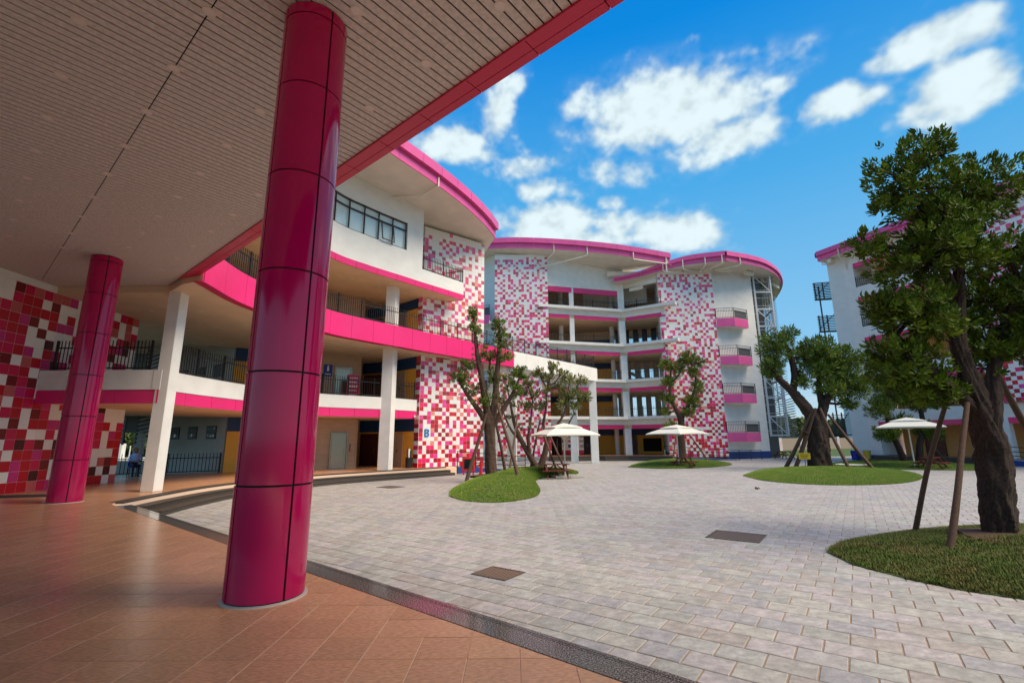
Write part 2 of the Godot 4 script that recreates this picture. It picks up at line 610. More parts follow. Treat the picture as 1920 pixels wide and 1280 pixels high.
# ---------------------------------------------------------------- sky
func make_sky() -> ImageTexture:
	var w := 2048
	var h := 1024
	var data := PackedFloat32Array()
	data.resize(w * h * 3)
	var f1 := FastNoiseLite.new()
	f1.seed = 11
	f1.noise_type = FastNoiseLite.TYPE_SIMPLEX_SMOOTH
	f1.frequency = 15.0
	f1.fractal_octaves = 6
	f1.fractal_gain = 0.6
	var f2 := FastNoiseLite.new()
	f2.seed = 5
	f2.noise_type = FastNoiseLite.TYPE_SIMPLEX_SMOOTH
	f2.frequency = 1.3
	f2.fractal_octaves = 2
	# clouds: azimuth right of north (-z), elevation, half width, half height (degrees), tilt, strength
	var clouds := [[20.9, 36.0, 7.3, 3.0, -6.0, 1.15], [15.8, 34.7, 4.5, 1.8, -20.0, 0.9], [27.6, 31.9, 4.2, 1.7, -2.0, 1.0], [24.0, 37.1, 4.3, 1.7, -7.0, 0.9], [29.6, 34.2, 2.6, 1.4, 2.0, 0.8], [9.3, 37.8, 1.8, 1.4, 12.0, 0.75], [23.8, 30.4, 2.1, 1.2, -14.0, 0.7], [14.1, 30.5, 4.9, 1.4, -14.0, 0.6], [-1.6, 37.9, 1.5, 3.2, -20.0, 1.0], [0.6, 40.0, 1.1, 1.2, -10.0, 0.7], [-7.9, 34.1, 3.9, 1.6, 3.0, 1.05], [-3.8, 33.6, 1.8, 1.1, 1.0, 0.7], [1.9, 31.9, 3.7, 1.1, 5.0, 0.75], [3.3, 29.4, 2.1, 1.3, 17.0, 0.95], [7.2, 29.4, 1.5, 1.3, -4.0, 0.5], [5.0, 25.3, 4.9, 2.5, -4.0, 1.2], [13.1, 24.8, 2.7, 1.5, -7.0, 1.0], [13.2, 27.4, 1.7, 0.8, -7.0, 0.7], [20.3, 23.3, 4.7, 1.9, -10.0, 1.2], [9.7, 24.1, 7.2, 1.3, -6.0, 0.9], [0.1, 25.7, 3.8, 1.5, -1.0, 0.6], [46.5, 33.7, 3.1, 1.5, -2.0, 1.25], [49.4, 33.2, 1.6, 1.5, -8.0, 1.1], [42.7, 33.5, 1.6, 1.0, 1.0, 0.9], [47.4, 29.3, 2.6, 2.2, -17.0, 1.3], [45.1, 28.6, 1.6, 1.4, 13.0, 1.0], [49.3, 29.1, 1.6, 1.6, -30.0, 1.1], [38.7, 31.8, 2.8, 1.4, -11.0, 1.15], [36.3, 31.6, 1.3, 1.0, -11.0, 0.9], [32.9, 35.2, 1.6, 0.7, -11.0, 0.75], [34.6, 37.3, 2.9, 1.0, -5.0, 0.5], [31.5, 38.7, 1.5, 0.7, -2.0, 0.5], [31.8, 33.8, 1.1, 1.1, 26.0, 0.7], [31.1, 3.3, 4.0, 3.3, -3.0, 0.45], [50.9, 32.0, 0.9, 0.7, -34.0, 0.6],
		[-30.0, 42.0, 6.0, 3.0, 10.0, 1.1], [-48.0, 34.0, 6.0, 2.6, -8.0, 1.1], [-22.0, 24.0, 7.0, 2.0, 0.0, 1.0], [-65.0, 27.0, 8.0, 2.6, 4.0, 1.0], [-40.0, 18.0, 8.0, 2.0, 0.0, 0.9],
		[62.0, 38.0, 6.0, 3.2, 15.0, 1.1], [78.0, 33.0, 7.0, 2.8, 0.0, 1.1], [96.0, 40.0, 7.0, 4.0, -10.0, 1.0], [70.0, 22.0, 8.0, 2.0, 0.0, 0.9], [118.0, 30.0, 8.0, 2.6, 6.0, 1.1],
		[140.0, 42.0, 7.0, 3.4, 0.0, 1.0], [160.0, 30.0, 8.0, 2.8, 5.0, 1.1], [-176.0, 39.0, 7.0, 3.4, 10.0, 1.0], [-155.0, 28.0, 8.0, 2.8, 0.0, 1.1], [-130.0, 40.0, 7.0, 3.4, -8.0, 1.0], [-105.0, 30.0, 8.0, 2.8, 0.0, 1.1], [-88.0, 42.0, 7.0, 3.4, 8.0, 1.0],
		[15.0, 64.0, 9.0, 3.0, 12.0, 0.8], [100.0, 63.0, 10.0, 4.0, 0.0, 0.8], [-70.0, 62.0, 10.0, 4.0, 0.0, 0.8], [-160.0, 64.0, 10.0, 4.0, 0.0, 0.8]]
	var cl := []
	for k in clouds:
		var az := deg_to_rad(k[0])
		var el := deg_to_rad(k[1])
		var dir := Vector3(sin(az) * cos(el), sin(el), -cos(az) * cos(el))
		var right := Vector3(cos(az), 0, sin(az))
		var up := right.cross(dir)
		var t := deg_to_rad(k[4])
		cl.append([dir, (right * cos(t) + up * sin(t)) / tan(deg_to_rad(k[2])), (up * cos(t) - right * sin(t)) / tan(deg_to_rad(k[3])), k[5], cos(deg_to_rad(maxf(k[2], k[3]) * 2.3))])
	var grad := [[-0.1, Vector3(0.46, 0.60, 0.68)], [0.02, Vector3(0.43, 0.60, 0.69)], [0.11, Vector3(0.22, 0.49, 0.74)], [0.31, Vector3(0.065, 0.35, 0.70)], [0.49, Vector3(0.004, 0.215, 0.64)], [0.75, Vector3(0.002, 0.14, 0.50)], [1.01, Vector3(0.002, 0.12, 0.45)]]
	var white := Vector3(0.66, 0.775, 0.80)
	var i := 0
	for y in h:
		var el := PI * (0.5 - (y + 0.5) / h)
		var se := sin(el)
		var ce := cos(el)
		if el < -0.02:
			var gcol := Vector3(0.22, 0.24, 0.20)
			for x in w:
				data[i] = gcol.x; data[i + 1] = gcol.y; data[i + 2] = gcol.z
				i += 3
			continue
		var e2 := maxf(el, 0.0) / (PI * 0.5)
		var base := Vector3()
		for gi in range(grad.size() - 1):
			if e2 >= grad[gi][0]:
				base = (grad[gi][1] as Vector3).lerp(grad[gi + 1][1], clampf((e2 - grad[gi][0]) / (grad[gi + 1][0] - grad[gi][0]), 0.0, 1.0))
		var near := []
		for k in cl:
			if absf(asin(k[0].y) - el) < acos(k[4]) + 0.02:
				near.append(k)
		for x in w:
			var az := (x + 0.5) / w * TAU
			var d := Vector3(sin(az) * ce, se, -cos(az) * ce)
			var env := 0.0
			for k in near:
				var dt: float = d.dot(k[0])
				if dt > k[4]:
					var px: float = d.dot(k[1]) / dt
					var py: float = d.dot(k[2]) / dt
					var q := px * px + py * py
					if q < 4.6:
						env = maxf(env, k[3] * (1.0 - q / 2.6) if q < 1.9 else k[3] * 0.27 * (4.6 - q) / 2.7)
			var c := base
			if env > 0.02:
				var q2 := Vector3(d.x, d.y * 1.5, d.z)
				var nse := f1.get_noise_3dv(q2)
				var broad := f2.get_noise_3dv(q2 * 2.0)
				var den := env * 1.05 + nse * 0.66 + broad * 0.10 - 0.25
				var a := smoothstep(-0.02, 0.72, den)
				var veil := 0.42 * smoothstep(0.0, 0.55, env) * smoothstep(-0.25, 0.55, nse + broad * 0.5)
				a = maxf(a, veil)
				var lit := white * (0.84 + 0.22 * smoothstep(0.2, 1.0, den + 0.5 * nse))
				c = base.lerp(lit, a * 0.97)
			data[i] = c.x; data[i + 1] = c.y; data[i + 2] = c.z
			i += 3
	var im := Image.create_from_data(w, h, false, Image.FORMAT_RGBF, data.to_byte_array())
	return ImageTexture.create_from_image(im)


func _ready() -> void:
	# ------------------------------------------------------------ camera, sky, sun, exposure
	var cam := Camera3D.new()
	cam.name = "camera"
	add_child(cam)
	var p := deg_to_rad(11.81)
	var r := deg_to_rad(0.4)
	var fw := Vector3(0, sin(p), -cos(p))
	var up0 := Vector3(0, cos(p), sin(p))
	cam.transform = Transform3D(Basis(Vector3.RIGHT * cos(r) - up0 * sin(r), Vector3.RIGHT * sin(r) + up0 * cos(r), -fw), Vector3(0, 2.05, 0))
	cam.fov = 71.63
	cam.near = 0.05
	cam.far = 1500.0
	cam.current = true

	var env := Environment.new()
	env.background_mode = Environment.BG_SKY
	var sky := Sky.new()
	var sm := PanoramaSkyMaterial.new()
	sm.panorama = make_sky()
	sm.energy_multiplier = 0.84
	sky.sky_material = sm
	env.sky = sky
	env.tonemap_mode = Environment.TONE_MAPPER_LINEAR
	env.tonemap_exposure = 1.4
	env.sdfgi_enabled = true
	env.ssao_enabled = true
	env.ssil_enabled = true
	var we := WorldEnvironment.new()
	we.name = "environment"
	we.environment = env
	add_child(we)

	var sun := DirectionalLight3D.new()
	sun.name = "sun"
	add_child(sun)
	sun.look_at_from_position(Vector3(0.55, 0.80, 0.24), Vector3.ZERO)
	sun.light_energy = 1.25
	sun.light_color = Color(1.0, 0.925, 0.82)
	sun.light_angular_distance = 42.0
	sun.shadow_enabled = true

	make_materials()
	build_ground()
	build_canopy()
	build_b()
	build_walkway()
	build_gallery()
	build_r()
	build_far()
	build_trees()
	build_small()


# ---------------------------------------------------------------- ground, terrace, steps
var steps_top := PackedVector2Array()
var terrace := PackedVector2Array()
var gline := PackedVector2Array([Vector2(4.0, -50.0), Vector2(12.5, -52.2), Vector2(16.3, -49.9)])


func mini_poly(a: Array) -> PackedVector2Array:
	return PackedVector2Array(a)


func build_ground() -> void:
	var g := MB.new()
	g.box(Vector3(0, -0.55, -150), Vector3(900, 1.0, 900))
	struct("ground", g, M.earth)

	steps_top = curve([Vector2(-10.75, -13.45), Vector2(-11.15, -16.0), Vector2(-11.25, -18.6), Vector2(-10.6, -21.6), Vector2(-9.5, -24.1), Vector2(-7.7, -26.4), Vector2(-5.7, -28.6), Vector2(-4.15, -30.4)])
	var ring := PackedVector2Array([uv(7.0, 3.53), uv(-16.9, 3.53)])
	for q in steps_top:
		if q.y < -13.6:
			ring.append(q)
	for q in [Vector2(-3.4, -31.4), Vector2(-5.5, -34.5), Vector2(-11.0, -35.0), Vector2(-16.3, -27.4), Vector2(-20.4, -24.3), Vector2(-17.3, -20.6), Vector2(-17.3, 8.0), Vector2(3.0, 14.0)]:
		ring.append(q)
	terrace = ring
	var body := MB.new()
	body.ext(ring, -0.2, TER - 0.04)
	var screed := PackedVector2Array([uv(7.0, 3.25), uv(-16.7, 3.25)])
	for q in off(steps_top, -0.33):
		if q.y < -13.9:
			screed.append(q)
	screed.append_array(ring.slice(ring.size() - 8))
	body.ext(screed, TER - 0.04, TER - 0.006, true, false)
	var tn := struct("terrace", body, M.grout)
	# floor tiles 0.4 m, cut where they meet the granite edge and the steps
	var inner := PackedVector2Array([uv(7.0, 3.215), uv(-16.75, 3.215)])
	for q in off(steps_top, -0.36):
		if q.y < -13.9:
			inner.append(q)
	for q in ring.slice(ring.size() - 8):
		inner.append(q)
	rng.seed = 4
	var tones := []
	for k in 6:
		var s := rng.randf_range(0.90, 1.06)
		tones.append(lin(0.85, 0.635, 0.475) * Color(s, s * rng.randf_range(0.97, 1.03), s * rng.randf_range(0.95, 1.04)))
	var lib := []
	for k in 6:
		var mb := MB.new()
		mb.col = tones[k]
		tile_into(mb, Transform3D(Basis(Vector3.RIGHT, -PI / 2), Vector3(0, -0.006, 0)), Vector2(0.394, 0.394), 0.006)
		lib.append(mb.done())
	var whole := []
	var rest := MB.new()
	for ix in range(-52, 12):
		for iz in range(-90, 2):
			var c := Vector2(ix * 0.4 + 0.245, iz * 0.4 - 0.16)
			var h := 0.197
			var sq := PackedVector2Array([c + Vector2(-h, -h), c + Vector2(h, -h), c + Vector2(h, h), c + Vector2(-h, h)])
			if c.y > -3.2 or absf(c.x) > -c.y * 1.14 + 0.8:
				continue
			var cut := Geometry2D.intersect_polygons(sq, inner)
			if cut.is_empty():
				continue
			var t := rng.randi() % 6
			var full := cut.size() == 1 and cut[0].size() == 4
			if full:
				for q in sq:
					if not Geometry2D.is_point_in_polygon(q, inner):
						full = false
			if full:
				whole.append([c.length(), c, t])
			else:
				rest.col = tones[t]
				for cp in cut:
					if cp.size() >= 3:
						rest.ext(cp, TER - 0.006, TER, true, false)
	whole.sort_custom(func(a, b): return a[0] < b[0])
	for k in whole.size():
		var c: Vector2 = whole[k][1]
		if k < 300:
			var o := part("tile", lib[whole[k][2]], M.tile, tn)
			o.position = v3(c, TER)
		else:
			rest.col = tones[whole[k][2]]
			tile_into(rest, Transform3D(Basis(Vector3.RIGHT, -PI / 2), v3(c, TER - 0.006)), Vector2(0.394, 0.394), 0.006)
	pmb("tiles", rest, M.tile, tn, "stuff")
	# polished granite edge along the terrace, each slab with two grooves near the nosing
	var u := -16.2
	while u < 3.0:
		var len2 := 0.9
		var mb := MB.new()
		for s in [[3.225, 3.455], [3.463, 3.484], [3.492, 3.535]]:
			mb.ext(PackedVector2Array([uv(u + 0.002, s[0]), uv(u + len2 - 0.002, s[0]), uv(u + len2 - 0.002, s[1]), uv(u + 0.002, s[1])]), TER - 0.03, TER + 0.004)
		mb.ext(PackedVector2Array([uv(u + 0.002, 3.531), uv(u + len2 - 0.002, 3.531), uv(u + len2 - 0.002, 3.548), uv(u + 0.002, 3.548)]), -0.1, TER - 0.04)
		pmb("granite_slab", mb, M.granite, tn)
		u += len2
	# three granite steps down to the paving along the left building
	var st := MB.new()
	var sn := struct("granite_steps", st_body(), M.stepstone)
	for k in 3:
		var y1: float = TER - 0.15 * k
		var line := sub(steps_top, 0.25 if k == 0 else 0.55, clen(steps_top))
		panels("tread", sn, line, y1 - 0.03, y1 + (0.005 if k == 0 else 0.0), -0.36 + 0.42 * k if k == 0 else 0.42 * k - 0.42, 0.42 * k + 0.012, 1.2, M.stepstone, 0.006)

	# courtyard: a joint-coloured bed with pavers laid in running bond
	var bed := MB.new()
	bed.ext(PackedVector2Array([Vector2(-17, 2), Vector2(8, 2), Vector2(47, -22), Vector2(50, -57), Vector2(4, -60), Vector2(-14, -56), Vector2(-17, -30)]), -0.2, -0.009)
	var pv := struct("courtyard_paving", bed, M.joint)
	var ang := deg_to_rad(35.5)
	var pu := Vector2(cos(ang), sin(ang))
	var pw := Vector2(sin(ang), -cos(ang))
	var size := Vector2(0.43, 0.345)
	rng.seed = 8
	var ptone := []
	for k in 8:
		var s := rng.randf_range(0.88, 1.06)
		ptone.append(lin(0.70, 0.69, 0.67) * Color(s * rng.randf_range(0.95, 1.04), s * rng.randf_range(0.98, 1.01), s * rng.randf_range(0.95, 1.10)))
	var spots := []
	var org := Vector2(3.43, -5.735)
	for j in range(-10, 190):
		for i in range(-130, 130):
			var c: Vector2 = org + pu * ((i + (0.5 if j % 2 else 0.0)) * size.x) + pw * ((j - 0.5) * size.y)
			if c.y > -2.6 or c.y < -57.0 or c.x > -c.y * 1.16 + 0.6 or c.x < -15 or c.x > 46 or c.x < c.y * 0.75 - 1.0:
				continue
			if Geometry2D.is_point_in_polygon(c, terrace):
				continue
			if c.x > 4.0 and c.y < -56.0:
				continue
			spots.append([c.length(), c])
	spots.sort_custom(func(a, b): return a[0] < b[0])
	var plib := []
	for k in 8:
		var mb := MB.new()
		mb.col = ptone[k]
		tile_into(mb, Transform3D(Basis(Vector3.UP, -ang) * Basis(Vector3.RIGHT, -PI / 2), Vector3(0, -0.012, 0)), Vector2(size.x - 0.015, size.y - 0.015), 0.012)
		plib.append(mb.done())
	var wm := MB.new()
	tile_into(wm, Transform3D(Basis(Vector3.UP, -ang) * Basis(Vector3.RIGHT, -PI / 2), Vector3(0, -0.012, 0)), Vector2(size.x - 0.015, size.y - 0.015), 0.012)
	var mm := MultiMesh.new()
	mm.transform_format = MultiMesh.TRANSFORM_3D
	mm.use_colors = true
	mm.mesh = wm.done()
	mm.instance_count = spots.size() - 300
	var n := 0
	for k in spots.size():
		var c: Vector2 = spots[k][1]
		var y := rng.randf_range(-0.0015, 0.0015)
		var tl := rng.randi() % 8
		var t3 := Transform3D(Basis(Vector3(1, rng.randf_range(-0.006, 0.006), 0).normalized(), Vector3.UP, Vector3(0, 0, 1)), v3(c, y))
		if k < 300:
			var o := part("paver", plib[tl], M.paver, pv)
			o.transform = t3
		else:
			mm.set_instance_transform(n, t3)
			mm.set_instance_color(n, ptone[tl])
			n += 1
	var mi := MultiMeshInstance3D.new()
	mi.name = "pavers"
	mi.multimesh = mm
	mi.material_override = M.paver
	mi.set_meta("kind", "stuff")
	pv.add_child(mi)


func st_body() -> MB:
	var mb := MB.new()
	for k in 2:
		var line := sub(steps_top, 0.5, clen(steps_top))
		band(mb, line, -0.1, TER - 0.15 * (k + 1) - 0.031, -0.3, 0.42 * (k + 1) - 0.01)
	band(mb, sub(steps_top, 0.3, clen(steps_top)), -0.1, TER - 0.032, -0.3, -0.005)
	return mb


# ---------------------------------------------------------------- the entrance canopy overhead and its columns
func cuv(u: float, v: float) -> Vector2:   # canopy grid, laid out at 0.974 of the terrace grid
	return uv(u, v) * 0.974


func build_canopy() -> void:
	var t := thing("entrance_canopy", "low flat entrance canopy with white slatted ceiling and dark crimson edge above the tiled terrace", "canopy")
	var area := PackedVector2Array([cuv(7.0, 4.62), cuv(-19.25, 4.62), Vector2(-12.5, -16.42), Vector2(-16.6, -16.5), Vector2(-16.6, 6.0), Vector2(2.0, 12.0)])
	var deck := MB.new()
	deck.ext(PackedVector2Array([cuv(7.0, 4.9), cuv(-19.3, 4.9), Vector2(-12.5, -16.38), Vector2(-16.6, -16.46), Vector2(-16.6, 6.0), Vector2(2.0, 12.0)]), 7.73, 8.45)
	pmb("roof_deck", deck, M.gap, t)
	var pitch := 0.1535
	var rest := MB.new()
	var count := 0
	for k in range(-146, 30):
		var u0 := -4.47 + k * pitch + 0.008
		var u1 := u0 + pitch - 0.026
		for seg in [[1.492, 4.62], [-9.0, 1.474]]:
			var strip := PackedVector2Array([cuv(u0, seg[0]), cuv(u1, seg[0]), cuv(u1, seg[1]), cuv(u0, seg[1])])
			for cp in Geometry2D.intersect_polygons(strip, area):
				var inview: bool = u0 < 1.0 and (seg[0] > 0.0 or u0 < -4.3)
				if inview and count < 300:
					var mb := MB.new()
					mb.ext(cp, 7.65, 7.665)
					pmb("ceiling_slat", mb, M.slat, t)
					count += 1
				else:
					rest.ext(cp, 7.65, 7.665)
	pmb("ceiling_slats", rest, M.slat, t, "stuff")
	# recessed round lights on their grid
	var trim := MB.new()
	trim.disc(0.085, 0.0, 0.085, -0.006)
	trim.disc(0.085, -0.006, 0.078, -0.010)
	trim.disc(0.078, -0.010, 0.062, -0.009)
	var lens := MB.new()
	lens.disc(0.07, -0.006, 0.0, -0.006)
	var tm := trim.done()
	var lm := lens.done()
	for k in range(-2, 11):
		for vv in [0.36, 1.48, 2.78, 4.0]:
			var c := cuv(-3.54 - 1.535 * k, vv)
			if not Geometry2D.is_point_in_polygon(c, area) or c.x < -16.0:
				continue
			var o := part("ceiling_light", tm, M.light_trim, t)
			o.position = v3(c, 7.652)
			part("lens", lm, M.light_lens, o)
	# crimson edge: two soffit strips, an inner lip and the outer face, in 1.21 m sheets
	for k in range(-14, 9):
		var u0 := -3.61 + 1.21 * k + 0.008
		var u1 := u0 + 1.194
		if u0 < -19.0:
			u0 = -19.3
		for s in [[4.626, 4.826, 7.615, 7.635], [4.838, 4.985, 7.615, 7.635]]:
			var mb := MB.new()
			mb.ext(PackedVector2Array([cuv(u0, s[0]), cuv(u1, s[0]), cuv(u1, s[1]), cuv(u0, s[1])]), s[2], s[3])
			pmb("soffit_panel", mb, M.fascia, t)
		var fm := MB.new()
		fm.ext(PackedVector2Array([cuv(u0, 4.955), cuv(u1, 4.955), cuv(u1, 4.987), cuv(u0, 4.987)]), 7.637, 8.57)
		pmb("fascia_panel", fm, M.fascia, t)
	var back := MB.new()
	back.ext(PackedVector2Array([cuv(7.0, 4.61), cuv(-19.3, 4.61), cuv(-19.3, 4.97), cuv(7.0, 4.97)]), 7.637, 7.71)
	pmb("soffit_backing", back, M.gap, t)
	var lip := MB.new()
	lip.ext(PackedVector2Array([cuv(7.0, 4.605), cuv(-19.3, 4.605), cuv(-19.3, 4.624), cuv(7.0, 4.624)]), 7.605, 7.649)
	pmb("edge_lip", lip, M.fascia, t)

	for cdef in [[-5.56, 2.48, "tall round glossy magenta column standing nearest on the tiled terrace", 0.65], [-18.5, 2.5, "far round glossy magenta column standing before the mosaic side wall", 0.76]]:
		var c := uv(cdef[0], cdef[1])
		var col := thing("magenta_column", cdef[2], "column", v3(c, TER), 0.0, "round magenta columns under the canopy")
		var core := MB.new()
		core.tube([Vector3(0, 0, 0), Vector3(0, 7.25, 0)], [0.378, 0.378], 40, false)
		pmb("core", core, M.gap, col)
		var ring := MB.new()
		ring.tube([Vector3(0, 0, 0), Vector3(0, 0.012, 0), Vector3(0, 0.014, 0)], [0.425, 0.425, 0.39], 40, false)
		pmb("base_ring", ring, M.light_trim, col)
		var rows := [0.014, 1.15, 2.36, 3.54, 4.78, 6.0, 7.02, 7.19]
		for j in 7:
			for q in 4:
				var a0: float = PI * 0.5 * q + cdef[3] + 0.03
				var a1: float = a0 + PI * 0.5 - 0.06
				var mb := MB.new()
				var y0: float = rows[j] + 0.011
				var y1: float = rows[j + 1] - 0.011
				var kk := 14
				for i in kk:
					var b0 := lerpf(a0, a1, float(i) / kk)
					var b1 := lerpf(a0, a1, float(i + 1) / kk)
					var d0 := Vector3(cos(b0), 0, sin(b0))
					var d1 := Vector3(cos(b1), 0, sin(b1))
					mb.squad([d0 * 0.395 + Vector3(0, y0, 0), d1 * 0.395 + Vector3(0, y0, 0), d1 * 0.395 + Vector3(0, y1, 0), d0 * 0.395 + Vector3(0, y1, 0)], [d0, d1, d1, d0])
					mb.quad(d0 * 0.376 + Vector3(0, y0, 0), d1 * 0.376 + Vector3(0, y0, 0), d1 * 0.395 + Vector3(0, y0, 0), d0 * 0.395 + Vector3(0, y0, 0), Vector3.DOWN)
					mb.quad(d0 * 0.376 + Vector3(0, y1, 0), d1 * 0.376 + Vector3(0, y1, 0), d1 * 0.395 + Vector3(0, y1, 0), d0 * 0.395 + Vector3(0, y1, 0), Vector3.UP)
				for e in [a0, a1]:
					var de := Vector3(cos(e), 0, sin(e))
					mb.quad(de * 0.376 + Vector3(0, y0, 0), de * 0.395 + Vector3(0, y0, 0), de * 0.395 + Vector3(0, y1, 0), de * 0.376 + Vector3(0, y1, 0), Vector3(-de.z, 0, de.x) * (1.0 if e == a1 else -1.0))
				pmb("cladding_panel", mb, M.column, col)


# ---------------------------------------------------------------- the curved building on the left
var kline := PackedVector2Array()     # outer edge of its balconies, far end last
var fline := PackedVector2Array()     # its facade on the lower floors


func floor_y(k: int) -> float:
	return TER + 4.0 * k


func door(parent: Node3D, a: Vector2, b: Vector2, y: float, h: float, m: Material, leaves := 1, glass := false) -> void:   # in a wall from a to b, seen from the right of the heading
	var d := (b - a).normalized()
	var nrm := Vector2(-d.y, d.x)
	var basis := Basis(Vector3(d.x, 0, d.y), Vector3.UP, Vector3(nrm.x, 0, nrm.y))
	var w := a.distance_to(b)
	var o := group_node("door", parent)
	o.transform = Transform3D(basis, v3((a + b) * 0.5, y))
	var fr := MB.new()
	for s in [-1.0, 1.0]:
		fr.box(Vector3(s * (w * 0.5 - 0.03), h * 0.5, 0.05), Vector3(0.06, h, 0.10))
	fr.box(Vector3(0, h - 0.03, 0.05), Vector3(w - 0.121, 0.06, 0.10))
	pmb("frame", fr, m, o)
	for k in leaves:
		var lw := (w - 0.14) / leaves
		var lf := MB.new()
		lf.bbox(Vector3(-w * 0.5 + 0.07 + lw * (k + 0.5), h * 0.5 - 0.03, 0.035), Vector3(lw - 0.012, h - 0.08, 0.05), 0.006)
		pmb("leaf", lf, m, o)
		if glass:
			var gl := MB.new()
			gl.box(Vector3(-w * 0.5 + 0.07 + lw * (k + 0.5) + lw * 0.2, h * 0.5, 0.062), Vector3(lw * 0.22, h * 0.6, 0.008))
			pmb("pane", gl, M.glass_dark, o)
	var hd := MB.new()
	hd.box(Vector3(w * 0.02 if leaves == 2 else w * 0.32, 1.0, 0.09), Vector3(0.03, 0.22, 0.05))
	pmb("handle", hd, M.steel, o)


func facing(mb: MB, a: Vector2, b: Vector2, y0: float, y1: float, front: float, back := 0.0) -> void:   # a plate standing in front of the line a-b
	var d := (b - a).normalized()
	var nrm := Vector2(-d.y, d.x)
	mb.ext(PackedVector2Array([a + nrm * front, b + nrm * front, b - nrm * back, a - nrm * back]), y0, y1)


func spot_lights(parent: Node3D, pts: Array, y: float) -> void:
	var mb := MB.new()
	mb.disc(0.13, 0.0, 0.12, -0.012, 14)
	mb.disc(0.12, -0.012, 0.0, -0.012, 14)
	var m := mb.done()
	for q in pts:
		var o := part("ceiling_light", m, M.beige, parent)
		o.position = v3(q, y - 0.001)


